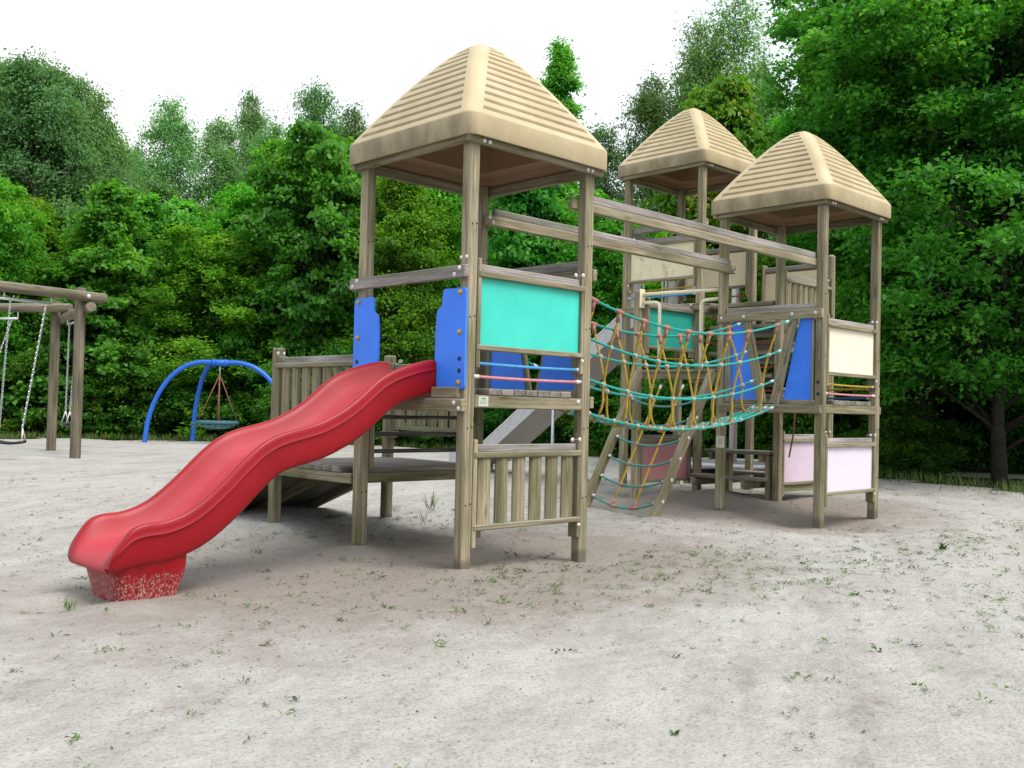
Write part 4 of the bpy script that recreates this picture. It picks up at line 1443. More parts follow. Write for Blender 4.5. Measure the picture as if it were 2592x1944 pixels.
# ------------------------------------------------------------------ spinner behind
SP = thing('carousel', 'grey metal spinner disc with tall striped pole in the sand behind', 'carousel', (10.2, 4.55, 0.1))
tube('mast', [(10.2, 4.55, -0.1), (10.2, 4.55, 3.3)], 0.068, 'light_steel', SP, 16)
tube('red_stripe', [(10.155, 4.498, 0.3), (10.155, 4.498, 3.2)], 0.014, 'rope_pink', SP, 6)
cir = [(10.2 + 1.15 * math.cos(a), 4.55 + 1.15 * math.sin(a), 0.275) for a in np.linspace(0, 2 * math.pi, 41)]
tube('ring', cir, 0.035, 'light_steel', SP, 10)
vs, fs = [], []
for zz in (0.255, 0.28):
    for a in np.linspace(0, 2 * math.pi, 41)[:-1]:
        vs.append((10.2 + 1.15 * math.cos(a), 4.55 + 1.15 * math.sin(a), zz))
fs = [tuple(range(40)), tuple(range(40, 80))] + [(i, (i + 1) % 40, 40 + (i + 1) % 40, 40 + i) for i in range(40)]
mesh_obj('disc', mesh_np('disc', [Vector(v) - Vector((10.2, 4.55, 0.27)) for v in vs], fs), 'grey_slide', SP, Matrix.Translation((10.2, 4.55, 0.27)))
tube('spindle', [(10.2, 4.55, 0.0), (10.2, 4.55, 0.26)], 0.16, 'steel', SP, 14)

# ------------------------------------------------------------------ swings at the left
SF = thing('swing_set', 'round-log swing set with galvanised hanging bars', 'swing set', (1.4, 13.2, 0.1))
P0, P1, P2, P3 = (-0.74, 11.55), (2.0, 12.14), (2.57, 14.87), (1.0, 17.2)
def log(name, a, b, r, parent, n=14):
    a, b = Vector(a), Vector(b)
    x = (b - a).normalized()
    L_ = (b - a).length
    up = Vector((0, 0, 1)) if abs(x.z) < 0.9 else Vector((1, 0, 0))
    zz = (up - x * up.dot(x)).normalized()
    yy = zz.cross(x)
    mw = Matrix((x, yy, zz)).transposed().to_4x4()
    mw.translation = (a + b) / 2
    pts = [(-L_ / 2, 0, 0), (-L_ / 2 + 0.012, 0, 0), (0, 0, 0.003), (L_ / 2 - 0.012, 0, 0), (L_ / 2, 0, 0)]
    vs_, fs_ = tube_geo(pts, r, n, True, [r * 0.93, r, r * 1.01, r, r * 0.93])
    me = mesh_np(name, vs_, fs_, True)
    me.set_sharp_from_angle(angle=R(50))
    return mesh_obj(name, me, 'log', parent, mw)
for p in (P0, P1, P2, P3):
    log('post', (*p, -0.4), (*p, 2.985), 0.087, SF)
def off(a, b, d):      # point past b by d
    a, b = Vector(a), Vector(b)
    return b + (b - a).normalized() * d
q = off(P0, P1, 0.36); q0 = off(P1, P0, 0.36)
n1 = Vector((0.21, -0.978, 0)) * 0.15
b1 = log('beam', (q0.x + n1.x, q0.y + n1.y, 2.84), (q.x + n1.x, q.y + n1.y, 2.84), 0.085, SF)
bolt((P1[0] + n1.x * 1.57, P1[1] + n1.y * 1.57, 2.84), n1, b1, r=0.03, h=0.02)
q = off(P3, P2, 0.42); q0 = off(P2, P3, 0.4)
b2 = log('beam', (q0.x - 0.12, q0.y - 0.10, 2.84), (q.x - 0.12, q.y - 0.10, 2.84), 0.085, SF)
q = off(P2, P1, 0.34); q0 = off(P1, P2, 0.3)
log('beam', (q.x + 0.13, q.y, 2.655), (q0.x + 0.13, q0.y, 2.655), 0.082, SF)
def chain(name, a, b, parent, link=0.045):
    a, b = Vector(a), Vector(b)
    d = (b - a)
    n = int(d.length / link)
    t = d.normalized()
    s1 = t.cross(Vector((1, 0.3, 0))).normalized()
    s2 = t.cross(s1)
    c = MB()
    for i in range(n):
        p = a + d * ((i + 0.5) / n)
        s_ = s1 if i % 2 else s2
        pts = [p + t * (link * 0.62 * math.cos(k * math.pi / 3)) + s_ * (0.016 * math.sin(k * math.pi / 3)) for k in range(7)]
        c.tube(pts, 0.0055, 4)
    return c.build(name, 'steel', parent, a, False)
def swing(tops, seat_c, seat_dir, label, ztop):
    sw = thing('swing', label, 'swing', (seat_c[0], seat_c[1], seat_c[2]), 'swings on chains')
    sd = Vector(seat_dir).normalized()
    c = Vector(seat_c)
    perp = Vector((-sd.y, sd.x, 0)).normalized()
    vs, fs = [], []
    for i in range(9):
        x = (i / 8 - 0.5) * 0.46
        zc = -0.03 * (1 - (2 * i / 8 - 1) ** 2)
        hw = 0.085 * (1 - 0.25 * abs(2 * i / 8 - 1) ** 3)
        for (w, dz) in ((-hw, 0.0), (-hw * 0.8, 0.022), (hw * 0.8, 0.022), (hw, 0.0), (hw * 0.8, -0.022), (-hw * 0.8, -0.022)):
            vs.append(c + sd * x + perp * w + Vector((0, 0, zc + dz)))
    for i in range(8):
        for k in range(6):
            a, b = i * 6 + k, i * 6 + (k + 1) % 6
            fs.append((a, b, b + 6, a + 6))
    fs += [tuple(range(6))[::-1], tuple(range(48, 54))]
    mesh_obj('seat', mesh_np('seat', [v - c for v in vs], fs, True), 'rubber', sw, Matrix.Translation(c))
    for sg, tp in zip((-1, 1), tops):
        e = c + sd * (0.215 * sg)
        h = e + Vector((0, 0, 0.22)) - sd * (0.03 * sg)
        br = MB()
        br.tube([e + perp * 0.06, h], 0.010, 6)
        br.tube([e - perp * 0.06, h], 0.010, 6)
        br.build('bracket', 'bolt', sw, e)
        chain('chain', Vector(tp), h, sw)
    return sw
# hanging bars below the beams
hb1a, hb1b = Vector((0.05, 11.62, 2.66)), Vector((1.45, 11.92, 2.66))
tube('hanging_bar', [hb1a, hb1b], 0.022, 'steel', SF, 8)
for p in (hb1a, hb1b, hb1a.lerp(hb1b, 0.45)):
    tube('hanger', [p, p + Vector((0, 0, 0.14))], 0.016, 'steel', SF, 6)
hb2a, hb2b = Vector((1.15, 16.65, 2.63)), Vector((2.04, 15.35, 2.63))
tube('hanging_bar', [hb2a, hb2b], 0.022, 'steel', SF, 8)
for p in (hb2a, hb2b):
    tube('hanger', [p, p + Vector((0, 0, 0.17))], 0.016, 'steel', SF, 6)
hb3a, hb3b = Vector((2.36, 13.1, 2.50)), Vector((2.52, 14.1, 2.50))
tube('hanging_bar', [hb3a, hb3b], 0.022, 'steel', SF, 8)
for p in (hb3a, hb3b):
    tube('hanger', [p, p + Vector((0, 0, 0.13))], 0.016, 'steel', SF, 6)
swing([hb1a.lerp(hb1b, 0.52), hb1a.lerp(hb1b, 0.94)], (0.94, 12.05, 0.40), (0.72, -0.69, 0), 'black flat swing seat hanging nearest the front log beam', 2.6)
swing([hb2a.lerp(hb2b, 0.45), hb2a.lerp(hb2b, 0.92)], (1.45, 16.2, 0.52), (0.6, -0.75, 0), 'swing on chains under the rear log beam', 2.6)
swing([hb3a.lerp(hb3b, 0.15), hb3a.lerp(hb3b, 0.85)], (2.40, 13.62, 0.66), (0.16, 1.0, 0), 'tilted swing seat hanging between the two upright logs', 2.5)

# ------------------------------------------------------------------ blue arch with nest swing
AR = thing('tripod_arch', 'three-legged arch of bright blue steel tube', 'arch', (7.3, 17.2, 0.1))
hub = Vector((7.29, 17.22, 2.05))
prof = [(0.0, 0.0), (0.10, 0.01), (0.42, 0.03), (0.80, -0.08), (1.16, -0.37), (1.45, -0.84), (1.63, -1.38), (1.70, -1.95), (1.71, -2.25)]
def arm(dirv, sc, name='leg'):
    d = Vector(dirv).normalized()
    P = [hub + d * (x * sc) + Vector((0, 0, z)) for x, z in prof]
    out = []
    for i in range(len(P) - 1):
        p0, p1, p2, p3 = P[max(i - 1, 0)], P[i], P[i + 1], P[min(i + 2, len(P) - 1)]
        for k in range(5):
            t = k / 5
            out.append(0.5 * ((2 * p1) + (p2 - p0) * t + (2 * p0 - 5 * p1 + 4 * p2 - p3) * t * t + (3 * p1 - p0 - 3 * p2 + p3) * t ** 3))
    out.append(P[-1])
    tube(name, out, 0.057, 'arch', AR, 14)
arm((-0.72, 0.69, 0), 1.04)
arm((0.76, -0.65, 0), 1.04)
arm((0.05, 1.0, 0), 0.86)
hbm = tube('hub', [hub + Vector((-0.15, 0.145, 0.02)), hub + Vector((0.15, -0.145, 0.02))], 0.078, 'arch', AR, 14)
for sx in (-0.09, 0.09):
    tube('collar', [hub + Vector((sx * 0.9, -sx * 0.87, 0.02)), hub + Vector((sx * 1.25, -sx * 1.2, 0.02))], 0.092, 'arch', AR, 14)
NS = thing('nest_swing', 'round basket swing with dark rim on red ropes under the blue arch', 'swing', (7.27, 17.24, 0.62))
kn = hub + Vector((0, 0, -0.27))
tube('hanger', [hub + Vector((0, 0, -0.04)), kn], 0.018, 'steel', NS, 8)
bc = Vector((7.275, 17.235, 0.622))
cir = [bc + Vector((0.47 * math.cos(a), 0.47 * math.sin(a), 0)) for a in np.linspace(0, 2 * math.pi, 33)]
tube('rim', cir, 0.042, 'basket', NS, 10)
vs, fs = [], []
for i in range(6):
    r_ = 0.46 * (1 - i / 5.2)
    for k in range(28):
        a = 2 * math.pi * k / 28
        vs.append(Vector((r_ * math.cos(a), r_ * math.sin(a), -0.16 * math.sqrt(max(0, 1 - (r_ / 0.47) ** 2)))))
net = MB()
for k in range(0, 28, 2):
    a = 2 * math.pi * k / 28
    pts = [bc + Vector((r_ * math.cos(a), r_ * math.sin(a), -0.16 * math.sqrt(max(0, 1 - (r_ / 0.47) ** 2)))) for r_ in (0.45, 0.38, 0.3, 0.2, 0.1, 0.02)]
    net.tube(pts, 0.011, 5)
for r_ in (0.12, 0.22, 0.31, 0.39):
    net.tube([bc + Vector((r_ * math.cos(a), r_ * math.sin(a), -0.16 * math.sqrt(max(0, 1 - (r_ / 0.47) ** 2)))) for a in np.linspace(0, 2 * math.pi, 25)], 0.011, 5)
net.build('net', 'basket', NS, bc)
for k in range(4):
    a = math.pi / 4 + k * math.pi / 2 + 0.35
    tube('rope', [kn, bc + Vector((0.46 * math.cos(a), 0.46 * math.sin(a), 0.02))], 0.013, 'rope_brown', NS, 6)

# ------------------------------------------------------------------ vegetation
def leaf_arrays(pos, dirs, nrm, ln, wd, fold=0.25):
    """folded quad leaves as arrays"""
    d = dirs / (np.linalg.norm(dirs, axis=1, keepdims=True) + 1e-9)
    s = np.cross(d, nrm)
    s /= (np.linalg.norm(s, axis=1, keepdims=True) + 1e-9)
    n = np.cross(s, d)
    ln, wd = ln[:, None], wd[:, None]
    v = np.empty((len(pos), 4, 3))
    v[:, 0] = pos - d * ln * 0.5
    v[:, 1] = pos + s * wd * 0.5 + n * wd * fold - d * ln * 0.02
    v[:, 2] = pos + d * ln * 0.5 - n * ln * 0.08
    v[:, 3] = pos - s * wd * 0.5 + n * wd * fold - d * ln * 0.02
    return v.reshape(-1, 3)

def leaf_mesh(name, verts, tint, mat):
    k = len(verts) // 4
    me = bpy.data.meshes.new(name)
    me.vertices.add(4 * k)
    me.vertices.foreach_set('co', np.ascontiguousarray(verts, dtype=np.float32).ravel())
    me.loops.add(4 * k)
    me.loops.foreach_set('vertex_index', np.arange(4 * k, dtype=np.int32))
    me.polygons.add(k)
    me.polygons.foreach_set('loop_start', np.arange(0, 4 * k, 4, dtype=np.int32))
    me.update(calc_edges=True)
    at = me.attributes.new('tint', 'FLOAT', 'POINT')
    at.data.foreach_set('value', np.repeat(np.clip(tint, 0, 1), 4).astype(np.float32))
    me.materials.append(M[mat])
    return me

def make_tree(seed, H, Rad, base, prof, nbough, nspray, nleaf, brad, sr, leaf, mat, bark, droop=0.35, shell=(0.35, 1.0), flat=0.14, trunk_r=0.09, lumps=0.22, squash=0.5, width=0.55):
    """returns trunk mesh, crown mesh (unit: metres, base at origin)"""
    rng = np.random.default_rng(seed)
    tm = MB()
    # trunk
    bend = rng.normal(0, 0.03, (7, 2)).cumsum(axis=0) * H * 0.18
    tz = np.linspace(-0.35, H * 0.95, 7)
    tp = [Vector((bend[i, 0] if i else 0, bend[i, 1] if i else 0, float(tz[i]))) for i in range(7)]
    tr = [trunk_r * (1.25 if i == 0 else (1 - 0.93 * i / 6)) for i in range(7)]
    tm.tube(tp, trunk_r, 8, tr)
    def axis_at(z):
        t = min(max((z + 0.35) / (H * 0.95 + 0.35) * 6, 0), 5.999)
        i = int(t)
        return tp[i].lerp(tp[i + 1], t - i)
    ph = rng.uniform(0, 6.28, 6)
    def env(t, a):
        e = prof(t)
        return e * (1 + lumps * (math.sin(3 * a + ph[0] + 5 * t) * 0.5 + math.sin(5 * a + ph[1] - 9 * t) * 0.35 + math.sin(2 * a + 13 * t + ph[2]) * 0.4))
    V, T = [], []
    for i in range(nbough):
        # a bough: a cushion of sprays round the end of one limb
        t = (i + rng.random()) / nbough
        z = H * (base + (1 - base) * t)
        a = i * 2.399 + rng.normal(0, 0.5)
        fr = math.sqrt(rng.uniform(shell[0] ** 2, shell[1] ** 2))
        e_ = Rad * env(t, a)
        br_ = brad * rng.uniform(0.65, 1.3) * (1.0 if t < 0.85 else 0.7)
        rr = max(0.0, e_ * fr - br_ * 0.35)
        out = Vector((math.cos(a), math.sin(a), 0))
        ax = axis_at(z)
        c = ax + out * rr
        c.z = z + rng.normal(0, 0.15)
        zs = max(0.25, c.z - rr * rng.uniform(0.3, 0.75))
        st = axis_at(zs)
        mid = st.lerp(c, 0.55) + Vector((0, 0, rr * 0.08))
        rl = max(0.010, trunk_r * 0.36 * (1 - t * 0.6) * min(1, rr / Rad + 0.25))
        tm.tube([st, mid, c], rl, 5, [rl, rl * 0.65, rl * 0.3])
        btint = rng.normal(0, 0.13)
        for s_i in range(max(3, int(nspray * rng.uniform(0.7, 1.3)))):
            # sprays over the upper and outer side of the cushion
            b_a = rng.uniform(0, 2 * math.pi)
            b_r = math.sqrt(rng.random())
            dx = Vector((math.cos(b_a), math.sin(b_a), 0)) * (b_r * br_)
            sc = c + dx + out * (br_ * 0.15)
            sc.z += br_ * (squash * math.sqrt(max(0, 1 - b_r * b_r)) * (1 if rng.random() < 0.72 else -0.8) - droop * 0.35 * b_r)
            if s_i % 2 == 0:
                tm.tube([c - Vector((0, 0, br_ * 0.2)), sc], 0.008, 3, [max(0.006, rl * 0.3), 0.003])
            size = sr * rng.uniform(0.7, 1.25)
            k = int(nleaf * rng.uniform(0.7, 1.3))
            o3 = (dx.normalized() if dx.length > 1e-4 else out) * 0.6 + out * 0.5
            o3.normalize()
            o = np.array([o3.x, o3.y, 0.0])
            sd = np.array([-o3.y, o3.x, 0.0])
            al = rng.normal(0.1, 0.5, k)
            la = rng.normal(0, 0.42, k)
            th = rng.normal(0, flat, k)
            lift = -droop * (al ** 2) * np.sign(al) * 0.5 - droop * 0.25 * np.abs(la)
            pos = np.array(sc)[None] + size * (o[None] * al[:, None] + sd[None] * la[:, None])
            pos[:, 2] += size * (th + lift)
            nr = np.array([0, 0, 1.0])[None] + o[None] * 0.4 + rng.normal(0, 0.55, (k, 3))
            dr = o[None] * 0.8 + sd[None] * la[:, None] * 0.8 + rng.normal(0, 0.5, (k, 3)) + np.array([0, 0, -droop * 0.8])[None]
            ln = leaf * rng.uniform(0.65, 1.3, k)
            V.append(leaf_arrays(pos, dr, nr, ln, ln * width))
            T.append(np.clip(0.46 + btint + rng.normal(0, 0.08) + rng.normal(0, 0.15, k) + 0.16 * (t - 0.5), 0, 1))
        for s_i in range(3):
            sh_d = (out * rng.uniform(0.3, 1.0) + Vector((rng.normal(0, 0.5), rng.normal(0, 0.5), rng.uniform(0.1, 1.0) - droop * 0.6))).normalized()
            L_ = br_ * rng.uniform(0.9, 1.7)
            k = max(6, int(nleaf * 0.4))
            q = rng.uniform(0.3, 1, k)
            dd = np.array(sh_d)
            pos = np.array(c)[None] + dd[None] * (q * L_)[:, None] + rng.normal(0, 0.055, (k, 3)) * (1.4 - q)[:, None]
            tm.tube([c, c + sh_d * L_ * 0.97], 0.006, 3, [max(0.006, rl * 0.25), 0.002])
            ln = leaf * rng.uniform(0.6, 1.1, k)
            V.append(leaf_arrays(pos, dd[None] * 0.5 + rng.normal(0, 0.6, (k, 3)), np.array([0, 0, 1.0])[None] + rng.normal(0, 0.5, (k, 3)), ln, ln * width))
            T.append(np.clip(0.6 + btint + rng.normal(0, 0.14, k), 0, 1))
    crown = leaf_mesh('crown', np.concatenate(V), np.concatenate(T), mat)
    trunk = mesh_np('trunk', tm.v, tm.f, True)
    trunk.materials.append(M[bark])
    return trunk, crown

def p_egg(t):      # widest low, tapering top
    return (0.75 + 0.35 * math.sin(min(t * 1.7, 1) * math.pi / 2 + 0.2)) * math.sqrt(max(0.0, 1 - (max(0, t - 0.15) / 0.87) ** 2.2)) + 0.03
def p_round(t):
    return (0.72 + 0.30 * math.sin(min(1, t * 1.6) * math.pi / 2)) * math.sqrt(max(0.03, 1 - max(0, (t - 0.3) / 0.72) ** 2.4))
def p_spire(t):
    return (0.8 + 0.2 * math.sin(min(1, t * 3) * math.pi / 2)) * max(0.05, 1 - max(0, (t - 0.15) / 0.87)) ** 0.75
def p_dome(t):
    return math.sqrt(max(0.02, 1 - (abs(t - 0.42) / 0.62) ** 2.3))
def p_birch(t):
    return (0.55 + 0.45 * math.sin(math.pi * min(1, t * 1.25))) * math.sqrt(max(0.02, 1 - max(0, (t - 0.45) / 0.57) ** 2))
def p_slim(t):
    return max(0.06, (1 - t) ** 0.8)
PROTO = {
    'young': [make_tree(11 + k, 6.5, 1.65, 0.05, p_spire if k == 1 else p_round, 66, 8, 78, 0.52, 0.33, 0.105, 'leaf_young', 'bark', 0.18, (0.45, 1.08), 0.28, 0.075, 0.34, 0.85) for k in range(3)],
    'maple': [make_tree(21 + k, 6.5, 1.65, 0.06, p_spire if k else p_round, 60, 8, 64, 0.55, 0.34, 0.14, 'leaf_maple', 'bark', 0.35, (0.45, 1.08), 0.2, 0.085, 0.36, 0.7, 0.8) for k in range(2)],
    'sparse': [make_tree(41, 14.0, 2.0, 0.25, p_birch, 64, 9, 26, 0.62, 0.46, 0.11, 'leaf_birch', 'bark', 0.5, (0.3, 1.1), 0.55, 0.10, 0.4, 0.9)],
    'birch': [make_tree(31 + k, 11.0, 1.75, 0.18, p_birch, 62, 9, 68, 0.62, 0.42, 0.10, 'leaf_birch', 'birch_bark', 0.7, (0.3, 1.15), 0.45, 0.10, 0.5, 0.8) for k in range(3)],
    'slim': [make_tree(51, 12.5, 1.5, 0.12, p_slim, 120, 7, 50, 0.34, 0.30, 0.12, 'leaf_maple', 'bark', 0.3, (0.2, 1.35), 0.3, 0.11, 0.6, 0.6)],
    'broad': [make_tree(57 + k, 11.0, 2.9, 0.12, p_birch, 125, 10, 85, 0.72, 0.46, 0.115, 'leaf_birch', 'birch_bark', 0.7, (0.4, 1.1), 0.42, 0.14, 0.4, 0.8) for k in range(2)],
    'chestnut': [make_tree(61, 9.5, 1.6, 0.15, p_round, 60, 9, 60, 0.5, 0.34, 0.16, 'leaf_chestnut', 'bark', 0.7, (0.4, 1.1), 0.25, 0.10, 0.3, 0.7)],
    'oak': [make_tree(71 + k, 10.5, 2.7, 0.14, p_dome, 110, 10, 85, 0.68, 0.38, 0.11, 'leaf_oak', 'bark', 0.2, (0.4, 1.12), 0.26, 0.16, 0.28, 0.75, 0.62) for k in range(2)],
    'shrub': [make_tree(91 + k, 2.4, 1.1, 0.04, p_dome, 26, 8, 70, 0.42, 0.28, 0.095, 'leaf_shrub', 'bark', 0.3, (0.3, 1.02), 0.25, 0.03, 0.3, 0.7) for k in range(2)],
    'thicket': [make_tree(101, 6.2, 2.3, 0.0, p_dome, 46, 9, 75, 0.85, 0.5, 0.16, 'leaf_shrub', 'bark', 0.45, (0.15, 1.0), 0.25, 0.08)],
}
BASE = {'young': (6.5, 3.3), 'birch': (11.0, 3.5), 'slim': (12.5, 3.0), 'maple': (6.5, 3.3), 'sparse': (14.0, 4.0), 'broad': (11.0, 5.8), 'chestnut': (9.5, 3.2), 'oak': (10.5, 5.4), 'shrub': (2.4, 2.2), 'thicket': (6.2, 4.6)}
LAB = {
    'young': ('broadleaf_tree', 'bright green young broadleaf tree at the edge of the sand', 'tree', 'young broadleaf trees along the sand'),
    'birch': ('birch_tree', 'tall loose-crowned birch with pale trunk behind the young trees', 'tree', 'birches standing behind the front row'),
    'maple': ('maple_tree', 'deep green maple', 'tree', 'young broadleaf trees along the sand'),
    'sparse': ('birch_tree', 'thin see-through birch', 'tree', 'birches standing behind the front row'),
    'broad': ('birch_tree', 'broad tall birch', 'tree', 'birches standing behind the front row'),
    'slim': ('oak_tree', 'slender pointed tree rising above the wood behind', 'tree', 'slender trees above the wood'),
    'chestnut': ('chestnut_tree', 'yellow-green tree with reddish shoot tips behind the tower roofs', 'tree', None),
    'oak': ('oak_tree', 'dark green broad-crowned oak in the wood behind the path', 'tree', 'oaks in the wood at the right'),
    'shrub': ('shrub', 'low dark green shrub at the foot of the trees', 'shrub', 'shrubs edging the wood'),
    'thicket': ('thicket_tree', 'dense bushy tree filling the dark wood behind', 'tree', 'bushy trees deep in the wood'),
}
